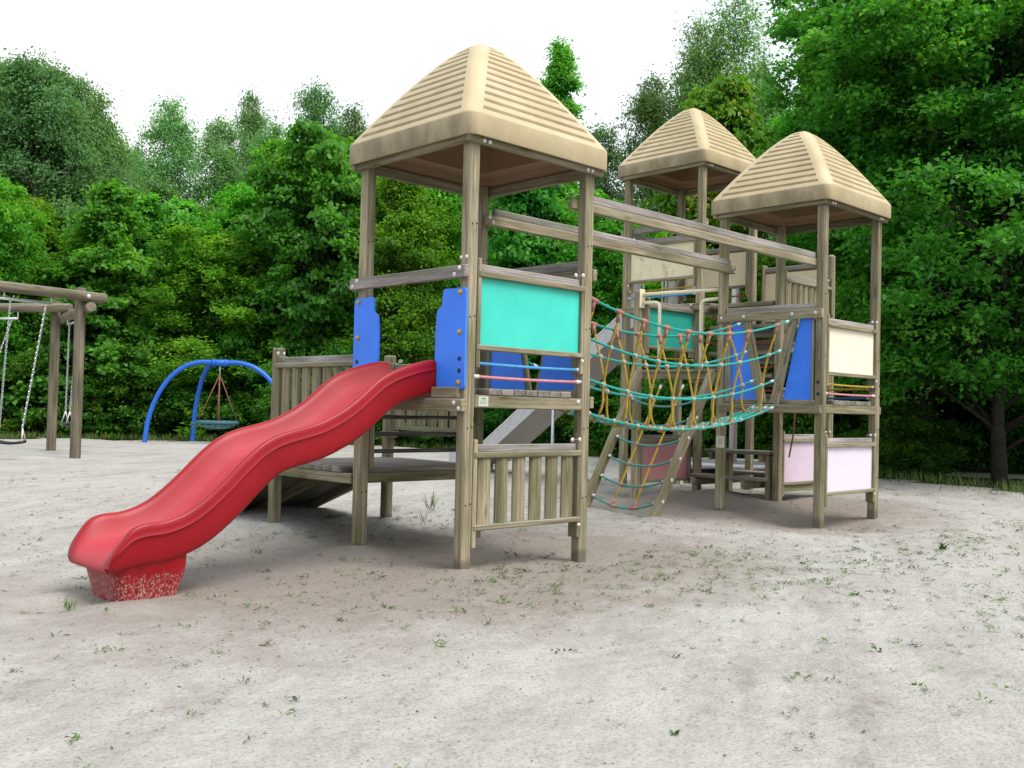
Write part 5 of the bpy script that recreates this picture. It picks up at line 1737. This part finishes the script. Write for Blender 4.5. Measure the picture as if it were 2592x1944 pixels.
TREES = [
    ('young', 3.81, 24.32, 6.77, 2.68, 'tallest bright green young tree behind the log swing set'),
    ('young', 5.31, 24.95, 6.37, 3.64, 'middle-sized bright green young tree behind the log swing set'),
    ('young', 6.82, 25.57, 6.18, 3.15, 'shortest bright green young tree behind the log swing set'),
    ('maple', 6.63, 22.62, 6.75, 3.70, 'deep green maple between the swing set and the blue arch'),
    ('maple', 8.91, 24.17, 7.04, 3.37, 'deep green maple behind the blue arch'),
    ('young', 8.85, 21.08, 5.68, 3.91, 'shorter bright green young tree behind the blue arch'),
    ('young', 10.44, 21.62, 7.24, 3.45, 'taller bright green young tree behind the blue arch'),
    ('young', 11.93, 22.27, 8.78, 4.51, 'bright green young tree behind the low picket platform'),
    ('maple', 10.88, 18.47, 8.49, 3.38, 'deep green maple behind the low picket platform'),
    ('maple', 12.54, 18.95, 8.43, 4.38, 'deep green maple behind the red slide tower'),
    ('young', 12.03, 16.31, 7.17, 3.43, 'shorter bright green young tree behind the red slide tower'),
    ('young', 13.80, 16.67, 7.98, 2.98, 'taller bright green young tree behind the red slide tower'),
    ('young', 15.66, 16.95, 8.70, 3.98, 'bright green young tree behind the turquoise panel'),
    ('maple', 13.28, 12.78, 7.09, 2.79, 'taller deep green maple behind the turquoise panel'),
    ('maple', 15.09, 13.11, 6.64, 3.71, 'shorter deep green maple behind the turquoise panel'),
    ('young', 14.13, 10.90, 5.88, 2.84, 'tallest bright green young tree behind the rope bridge'),
    ('young', 14.51, 9.98, 5.38, 2.91, 'middle-sized bright green young tree behind the rope bridge'),
    ('young', 14.52, 8.57, 4.79, 2.79, 'shortest bright green young tree behind the rope bridge'),
    ('young', 14.65, 7.05, 4.46, 2.66, 'shorter bright green young tree behind the lilac-panelled tower'),
    ('young', 14.55, 5.75, 4.52, 2.54, 'taller bright green young tree behind the lilac-panelled tower'),
    ('broad', 5.39, 31.43, 11.24, 5.84, 'second tallest broad-crowned birch behind the log swing set'),
    ('broad', 6.45, 27.61, 11.18, 5.78, 'second shortest broad-crowned birch behind the log swing set'),
    ('broad', 7.65, 27.83, 10.65, 4.92, 'shortest broad-crowned birch behind the log swing set'),
    ('birch', 8.75, 28.16, 9.82, 3.54, 'middle-sized loose-crowned birch between the swing set and the blue arch'),
    ('broad', 6.38, 30.47, 11.58, 6.46, 'tallest broad-crowned birch behind the log swing set'),
    ('birch', 10.34, 28.01, 8.38, 3.48, 'shortest loose-crowned birch between the swing set and the blue arch'),
    ('birch', 11.09, 31.46, 10.05, 2.93, 'tallest loose-crowned birch between the swing set and the blue arch'),
    ('birch', 11.42, 28.35, 11.31, 3.42, 'middle-sized loose-crowned birch behind the blue arch'),
    ('birch', 12.83, 28.37, 10.97, 3.02, 'shortest loose-crowned birch behind the blue arch'),
    ('birch', 14.17, 28.46, 12.14, 2.59, 'tallest loose-crowned birch behind the blue arch'),
    ('birch', 13.92, 25.91, 10.50, 3.10, 'shortest loose-crowned birch behind the low picket platform'),
    ('birch', 15.35, 25.91, 12.23, 3.19, 'tallest loose-crowned birch behind the low picket platform'),
    ('birch', 16.89, 25.81, 11.71, 3.27, 'middle-sized loose-crowned birch behind the low picket platform'),
    ('birch', 17.33, 23.98, 10.87, 3.69, 'taller loose-crowned birch behind the red slide tower'),
    ('birch', 17.14, 21.37, 10.19, 4.12, 'shorter loose-crowned birch behind the red slide tower'),
    ('birch', 17.94, 19.20, 9.66, 4.00, 'loose-crowned birch behind the turquoise panel'),
    ('slim', 19.53, 17.65, 13.18, 2.92, 'slender pointed tree behind the turquoise panel'),
    ('birch', 21.33, 17.28, 10.49, 3.17, 'shortest loose-crowned birch behind the rope bridge'),
    ('birch', 22.53, 16.12, 12.12, 3.17, 'middle-sized loose-crowned birch behind the rope bridge'),
    ('birch', 22.67, 14.59, 13.05, 3.54, 'tallest loose-crowned birch behind the rope bridge'),
    ('sparse', 22.06, 13.79, 13.44, 3.58, 'thin see-through birch behind the rope bridge'),
    ('sparse', 22.06, 12.39, 14.31, 3.90, 'thin see-through birch behind the lilac-panelled tower'),
    ('birch', 24.43, 12.87, 12.50, 3.07, 'loose-crowned birch behind the lilac-panelled tower'),
    ('chestnut', 17.01, 9.63, 9.56, 3.09, 'yellow-green tree with reddish shoot tips behind the rope bridge'),
    ('oak', 17.28, 5.88, 10.24, 3.43, 'middle-sized broad dark green oak beyond the sandy path'),
    ('oak', 20.09, 5.93, 12.24, 5.12, 'second tallest broad dark green oak beyond the sandy path'),
    ('oak', 21.94, 5.52, 12.97, 6.78, 'tallest broad dark green oak beyond the sandy path'),
    ('oak', 19.34, 2.47, 11.58, 5.33, 'middle-sized broad dark green oak beyond the sandy path'),
    ('oak', 17.11, 0.46, 9.64, 4.96, 'second shortest broad dark green oak beyond the sandy path'),
    ('oak', 15.39, 4.93, 7.39, 2.54, 'shortest broad dark green oak beyond the sandy path'),
    ('shrub', 3.27, 24.01, 2.66, 2.32, 'tallest low dark shrub behind the log swing set'),
    ('shrub', 4.64, 23.67, 2.08, 2.38, 'second shortest low dark shrub behind the log swing set'),
    ('shrub', 5.41, 22.81, 2.57, 2.38, 'second tallest low dark shrub behind the log swing set'),
    ('shrub', 6.18, 21.96, 1.93, 2.37, 'shortest low dark shrub behind the log swing set'),
    ('shrub', 6.94, 21.10, 2.41, 2.36, 'low dark shrub between the swing set and the blue arch'),
    ('shrub', 8.20, 21.30, 1.81, 2.45, 'shorter low dark shrub behind the blue arch'),
    ('shrub', 8.98, 20.42, 2.31, 2.44, 'taller low dark shrub behind the blue arch'),
    ('shrub', 9.76, 19.55, 2.81, 2.44, 'tallest low dark shrub behind the low picket platform'),
    ('shrub', 9.93, 17.74, 2.11, 2.33, 'shortest low dark shrub behind the low picket platform'),
    ('shrub', 10.67, 16.91, 2.58, 2.33, 'middle-sized low dark shrub behind the low picket platform'),
    ('shrub', 11.40, 16.08, 1.96, 2.32, 'shortest low dark shrub behind the red slide tower'),
    ('shrub', 12.50, 15.72, 2.46, 2.36, 'middle-sized low dark shrub behind the red slide tower'),
    ('shrub', 12.84, 14.44, 2.90, 2.30, 'tallest low dark shrub behind the red slide tower'),
    ('shrub', 13.14, 13.20, 2.25, 2.24, 'shorter low dark shrub behind the turquoise panel'),
    ('shrub', 13.73, 11.68, 2.68, 2.18, 'taller low dark shrub behind the turquoise panel'),
    ('shrub', 13.95, 10.53, 2.06, 2.12, 'shortest low dark shrub behind the rope bridge'),
    ('shrub', 13.21, 9.29, 2.38, 2.21, 'second tallest low dark shrub behind the rope bridge'),
    ('shrub', 13.17, 8.21, 2.55, 2.13, 'tallest low dark shrub behind the rope bridge'),
    ('shrub', 13.32, 7.23, 2.33, 2.07, 'second shortest low dark shrub behind the rope bridge'),
    ('shrub', 13.57, 6.15, 2.71, 2.02, 'taller low dark shrub behind the lilac-panelled tower'),
    ('shrub', 13.83, 5.34, 2.51, 1.98, 'shorter low dark shrub behind the lilac-panelled tower'),
    ('shrub', 15.25, 5.06, 2.39, 2.05, 'middle-sized low dark shrub beyond the sandy path'),
    ('shrub', 15.26, 4.36, 1.99, 2.01, 'second shortest low dark shrub beyond the sandy path'),
    ('shrub', 16.87, 4.19, 2.46, 2.10, 'middle-sized low dark shrub beyond the sandy path'),
    ('shrub', 17.00, 3.36, 2.65, 2.05, 'middle-sized low dark shrub beyond the sandy path'),
    ('shrub', 17.17, 2.49, 2.82, 2.01, 'second tallest low dark shrub beyond the sandy path'),
    ('shrub', 16.77, 1.49, 2.94, 1.91, 'tallest low dark shrub beyond the sandy path'),
    ('shrub', 12.34, 2.59, 1.20, 1.68, 'shortest low dark shrub beyond the sandy path'),
    ('thicket', 3.90, 28.70, 5.12, 4.61, 'shortest bushy tree deep in the wood behind the log swing set'),
    ('thicket', 5.55, 28.63, 5.91, 4.78, 'middle-sized bushy tree deep in the wood behind the log swing set'),
    ('thicket', 6.57, 26.38, 6.39, 4.64, 'tallest bushy tree deep in the wood behind the log swing set'),
    ('thicket', 8.33, 26.20, 5.62, 4.81, 'bushy tree deep in the wood between the swing set and the blue arch'),
    ('thicket', 9.28, 24.01, 6.12, 4.67, 'shorter bushy tree deep in the wood behind the blue arch'),
    ('thicket', 11.14, 23.73, 6.95, 4.84, 'taller bushy tree deep in the wood behind the blue arch'),
    ('thicket', 12.02, 21.62, 5.84, 4.70, 'bushy tree deep in the wood behind the low picket platform'),
    ('thicket', 13.99, 21.24, 6.67, 4.87, 'shorter bushy tree deep in the wood behind the red slide tower'),
    ('thicket', 14.80, 19.19, 7.14, 4.73, 'taller bushy tree deep in the wood behind the red slide tower'),
    ('thicket', 16.87, 18.71, 6.38, 4.90, 'middle-sized bushy tree deep in the wood behind the turquoise panel'),
    ('thicket', 17.61, 16.73, 6.86, 4.77, 'tallest bushy tree deep in the wood behind the turquoise panel'),
    ('thicket', 17.97, 14.56, 5.71, 4.57, 'shortest bushy tree deep in the wood behind the turquoise panel'),
    ('thicket', 19.62, 13.58, 6.40, 4.63, 'shorter bushy tree deep in the wood behind the rope bridge'),
    ('thicket', 19.62, 11.42, 6.71, 4.40, 'taller bushy tree deep in the wood behind the rope bridge'),
    ('thicket', 21.26, 10.45, 5.91, 4.47, 'shorter bushy tree deep in the wood behind the lilac-panelled tower'),
    ('thicket', 21.08, 8.46, 6.21, 4.23, 'taller bushy tree deep in the wood behind the lilac-panelled tower'),
    ('thicket', 22.71, 7.50, 6.87, 4.30, 'tallest bushy tree deep in the wood beyond the sandy path'),
    ('thicket', 22.35, 5.69, 5.73, 4.06, 'second shortest bushy tree deep in the wood beyond the sandy path'),
    ('thicket', 23.97, 4.73, 6.37, 4.13, 'second tallest bushy tree deep in the wood beyond the sandy path'),
    ('thicket', 23.42, 3.10, 5.28, 3.89, 'shortest bushy tree deep in the wood beyond the sandy path'),
]
def plant(kind, i, u, v, h, w, label=None, rot=None, lean=0.0):
    nm, lb, cat, grp = LAB[kind]
    tr, cr = PROTO[kind][i % len(PROTO[kind])]
    H0, W0 = BASE[kind]
    o = bpy.data.objects.new(nm, None)
    o.empty_display_size = 0.3
    mw = Matrix.Translation((u, v, ground_h(u, v) - 0.03)) @ Matrix.Rotation(rot if rot is not None else i * 2.399, 4, 'Z') @ Matrix.Diagonal((w / W0, w / W0, h / H0, 1))
    place(o, mw)
    tag(o, label or lb, cat, grp)
    mesh_obj('trunk', tr, None, o, mw)
    mesh_obj('crown', cr, None, o, mw)
    return o
for i, (kind, u, v, h, w, lbl) in enumerate(TREES):
    plant(kind, i, u, v, h, w, lbl)
# the two big oaks beside the path, trunks in view
def big_oak(seed, u, v, H, Rad, base, rot, label):
    tr, cr = make_tree(seed, H, Rad, base, p_dome, 135, 11, 100, 0.62, 0.36, 0.098, 'leaf_oak', 'bark', 0.2, (0.42, 1.1), 0.25, 0.115, 0.30, 0.75, 0.66)
    o = bpy.data.objects.new('oak_tree', None)
    mw = Matrix.Translation((u, v, ground_h(u, v) - 0.03)) @ Matrix.Rotation(rot, 4, 'Z')
    place(o, mw)
    tag(o, label, 'tree')
    mesh_obj('trunk', tr, None, o, mw)
    mesh_obj('crown', cr, None, o, mw)
big_oak(201, 12.78, 2.44, 10.0, 2.2, 0.17, 0.6, 'large oak with straight dark trunk, beside the end play tower')
big_oak(202, 12.25, 0.90, 9.4, 3.0, 0.20, 2.1, 'large oak with low hanging boughs at the edge of the path')

# ------------------------------------------------------------------ grass along the wood, weeds and litter on the sand
rng = np.random.default_rng(5)
def seg_points(pts, n, spread, shift):
    P = np.array(pts, float)
    L = np.linalg.norm(np.diff(P, axis=0), axis=1)
    cum = np.concatenate([[0], np.cumsum(L)])
    s = rng.uniform(0, cum[-1], n)
    k = np.clip(np.searchsorted(cum, s) - 1, 0, len(L) - 1)
    t = (s - cum[k]) / L[k]
    q = P[k] + (P[k + 1] - P[k]) * t[:, None]
    d = (P[k + 1] - P[k]) / L[k][:, None]
    nn = np.stack([-d[:, 1], d[:, 0]], 1)
    return q + nn * (rng.normal(0, spread, n) + shift)[:, None]
edge = SAND_POLY[0:13]
gp = seg_points(edge, 26000, 0.45, 0.45)
clump = np.array([noise.noise((x * 0.8, y * 0.8, 0)) for x, y in gp])
gp = gp[clump > -0.12 + rng.uniform(-0.3, 0.25, len(gp))]
k = len(gp)
hz = np.array([ground_h(float(x), float(y)) - 0.01 for x, y in gp])
ln = rng.uniform(0.06, 0.24, k)
lean = rng.normal(0, 0.45, (k, 2))
dr = np.stack([lean[:, 0], lean[:, 1], np.ones(k)], 1)
dr /= np.linalg.norm(dr, axis=1, keepdims=True)
pos = np.stack([gp[:, 0], gp[:, 1], hz], 1) + dr * ln[:, None] * 0.5
nr = rng.normal(0, 1, (k, 3))
grass = mesh_obj('grass', leaf_mesh('grass', leaf_arrays(pos, dr, nr, ln, np.full(k, 0.012)), np.clip(rng.normal(0.5, 0.25, k), 0, 1), 'leaf_grass'), None)
grass['kind'] = 'stuff'
tag(grass, 'rough tufted grass fringe between the sand and the wood', 'grass')

# small weeds: rosettes of a few leaves scattered over the sand
def weed_centres():
    C = []
    for _ in range(30000):
        u, v = rng.uniform(-4.5, 11), rng.uniform(-5, 9)
        d = (u + 4.4655) * 0.6975 + (v + 5.0305) * 0.7161
        if d < 2.6:
            continue
        p = 0.006 + 0.016 * sstep(3.5, 7, d)
        p += 0.30 * math.exp(-(((u - 0.0) / 1.9) ** 2 + ((v + 0.55) / 0.75) ** 2))
        p += 0.25 * math.exp(-(((u - 1.9) / 1.6) ** 2 + ((v + 0.9) / 0.5) ** 2))
        p += 0.20 * math.exp(-(((u - 1.6) / 0.7) ** 2 + ((v - 2.3) / 0.6) ** 2))
        p += 0.16 * math.exp(-(((u + 0.5) / 1.2) ** 2 + ((v - 1.9) / 0.8) ** 2))
        p += 0.30 * math.exp(-(((u - 3.2) / 2.8) ** 2 + ((v + 1.6) / 0.5) ** 2)) + 0.20 * math.exp(-(((u - 2.2) / 2.6) ** 2 + ((v + 3.0) / 0.45) ** 2)) + 0.10 * math.exp(-(((u - 6.5) / 2.5) ** 2 + ((v + 1.5) / 1.0) ** 2))
        w = u * 0.5 - v * 0.866
        p *= 0.5 + 1.2 * max(0, noise.noise((w * 1.6, (u * 0.866 + v * 0.5) * 0.35, 3.0)) + 0.25)
        if rng.random() < p * 3.0:
            C.append((u, v))
    return C
V, T = [], []
for (u, v) in weed_centres():
    k = int(rng.integers(4, 16))
    s = 0.22 + 0.5 * rng.random() ** 2.4
    a = rng.uniform(0, 6.28, k)
    el = rng.uniform(0.1, 1.0, k)
    dr = np.stack([np.cos(a), np.sin(a), el], 1)
    ln = s * rng.uniform(0.022, 0.060, k)
    c = np.array([u, v, ground_fine(u, v)])
    pos = c[None] + np.stack([rng.normal(0, 0.034 * s, k), rng.normal(0, 0.034 * s, k), np.abs(rng.normal(0.008, 0.012, k)) * s], 1) + dr * ln[:, None] * 0.4
    nr = np.array([0, 0, 1.0])[None] + rng.normal(0, 0.3, (k, 3))
    V.append(leaf_arrays(pos, dr, nr, ln, ln * rng.uniform(0.15, 0.4)))
    base = rng.uniform(0.0, 0.85)
    T.append(np.clip(base + rng.normal(0, 0.12, k), 0, 1))
weeds = mesh_obj('weeds', leaf_mesh('weeds', np.concatenate(V), np.concatenate(T), 'leaf_weed'), None)
weeds['kind'] = 'stuff'
tag(weeds, 'sparse tiny green weeds scattered over the sand', 'weeds')

# litter: twigs, bark and dry leaf scraps lying flat, denser along the ruts
pts = []
while len(pts) < 18000:
    u, v = rng.uniform(-5, 12), rng.uniform(-5.2, 14)
    d = (u + 4.4655) * 0.6975 + (v + 5.0305) * 0.7161
    if d < 2.4 or not inside((u, v), SAND_POLY):
        continue
    w = u * 0.5 - v * 0.866
    n_ = noise.noise((w * 1.3, (u * 0.866 + v * 0.5) * 0.22, 8.0)) + 0.5 * noise.noise((u * 0.5, v * 0.5, 1.0))
    if rng.random() < max(0.03, 0.14 + n_ * 0.95) * (1.0 if d < 9 else 0.45) * (0.35 + 0.65 * sstep(3, 6, d)):
        pts.append((u, v))
k = len(pts)
P = np.array(pts)
hz = np.array([ground_fine(float(x), float(y)) for x, y in P])
a = rng.normal(-0.6, 0.75, k)
dr = np.stack([np.cos(a), np.sin(a), rng.normal(0, 0.15, k)], 1)
ln = np.minimum(rng.gamma(1.5, 0.0075, k) + 0.005, 0.07)
wd = np.where(ln > 0.016, ln * rng.uniform(0.06, 0.16, k), ln * rng.uniform(0.3, 0.8, k))
pos = np.stack([P[:, 0], P[:, 1], hz + 0.003], 1)
nr = np.array([0, 0, 1.0])[None] + rng.normal(0, 0.25, (k, 3))
litter = mesh_obj('litter', leaf_mesh('litter', leaf_arrays(pos, dr, nr, ln, wd), rng.random(k) ** 1.3, 'litter'), None)
litter['kind'] = 'stuff'
tag(litter, 'brown twigs and dry leaf scraps strewn over the sand', 'litter')

# clods: small crumbs and lumps of sand and soil
cp = []
while len(cp) < 3200:
    u, v = rng.uniform(-4.5, 9), rng.uniform(-5.0, 6)
    d = (u + 4.4655) * 0.6975 + (v + 5.0305) * 0.7161
    if d < 2.4:
        continue
    w = u * 0.5 - v * 0.866
    n_ = noise.noise((w * 1.6, (u * 0.866 + v * 0.5) * 0.3, 5.0)) + 0.4 * noise.noise((u, v, 2.0))
    near = math.exp(-(((u - 0.2) / 2.6) ** 2 + ((v - 0.6) / 1.6) ** 2)) + 0.8 * math.exp(-(((u + 2.4) / 0.35) ** 2 + ((v - 0.75) / 0.4) ** 2))
    if rng.random() < (0.05 + 0.4 * max(0, n_)) * sstep(2.5, 6.5, d) + 0.5 * near:
        cp.append((u, v))
cl = MB()
oct_v = [(1, 0, 0), (0, 1, 0), (-1, 0, 0), (0, -1, 0), (0, 0, 0.8), (0, 0, -0.6)]
oct_f = [(0, 1, 4), (1, 2, 4), (2, 3, 4), (3, 0, 4), (1, 0, 5), (2, 1, 5), (3, 2, 5), (0, 3, 5)]
for (u, v) in cp:
    s = min(0.003 + float(rng.gamma(1.2, 0.0026)), 0.014)
    z = ground_fine(u, v) + s * 0.15
    a = rng.uniform(0, 6.28)
    ca, sa = math.cos(a), math.sin(a)
    j = rng.uniform(0.6, 1.35, 6)
    cl.add([(u + (x * ca - y * sa * 0.7) * s * j[q], v + (x * sa + y * ca * 0.7) * s * j[q], z + zz * s * j[q]) for q, (x, y, zz) in enumerate(oct_v)], oct_f)
clods = cl.build('clods', 'clod', None, (0, 0, 0), False)
clods['kind'] = 'stuff'
tag(clods, 'small crumbs and lumps of damp sand lying about', 'sand')

# individual plants large enough to pick out
def herb(u, v, h, n, label, group, seed, wfac=0.22, spread=0.55):
    r2 = np.random.default_rng(seed)
    a = r2.uniform(0, 6.28, n)
    dr = np.stack([np.cos(a) * spread, np.sin(a) * spread, r2.uniform(0.5, 1.2, n)], 1)
    dr /= np.linalg.norm(dr, axis=1, keepdims=True)
    ln = h * r2.uniform(0.5, 1.1, n)
    pos = dr * ln[:, None] * 0.5 + np.stack([r2.normal(0, h * 0.12, n), r2.normal(0, h * 0.12, n), r2.uniform(-0.01, h * 0.2, n)], 1)
    nr = np.array([0, 0, 1.0])[None] + r2.normal(0, 0.5, (n, 3))
    me = leaf_mesh('plant', leaf_arrays(pos, dr, nr, ln, ln * wfac, 0.1), np.clip(r2.normal(0.55, 0.2, n), 0, 1), 'leaf_weed')
    o = mesh_obj('weed' if wfac > 0.1 else 'grass_tuft', me, None, None, Matrix.Translation((u, v, ground_fine(u, v) - 0.005)))
    tag(o, label, 'weed' if wfac > 0.1 else 'grass', group)
LW, GW = 'lone green weed sprouting from the open sand', 'weeds standing alone on the open sand'
for i, (u, v, h, n) in enumerate(((4.05, -1.55, 0.13, 14), (1.35, -2.12, 0.07, 8), (-1.62, -2.95, 0.06, 5), (-0.35, -3.25, 0.06, 6))):
    herb(u, v, h * 0.62, n + 4, LW, GW, 300 + i, 0.36, 0.9)
#
LG, GG = 'tuft of long grass beside the low platform post', 'grass tufts behind the slide tower'
for i, (u, v, h, n) in enumerate(((1.92, 2.62, 0.21, 20), (2.22, 2.40, 0.17, 26), (1.55, 2.75, 0.13, 16), (1.35, 2.05, 0.14, 10))):
    herb(u, v, h, n, LG, GG, 330 + i, 0.055, 0.4)
herb(-2.42, 0.40, 0.085, 40, 'bright grass tuft in the hollow at the end of the red slide', None, 350, 0.06, 0.5)
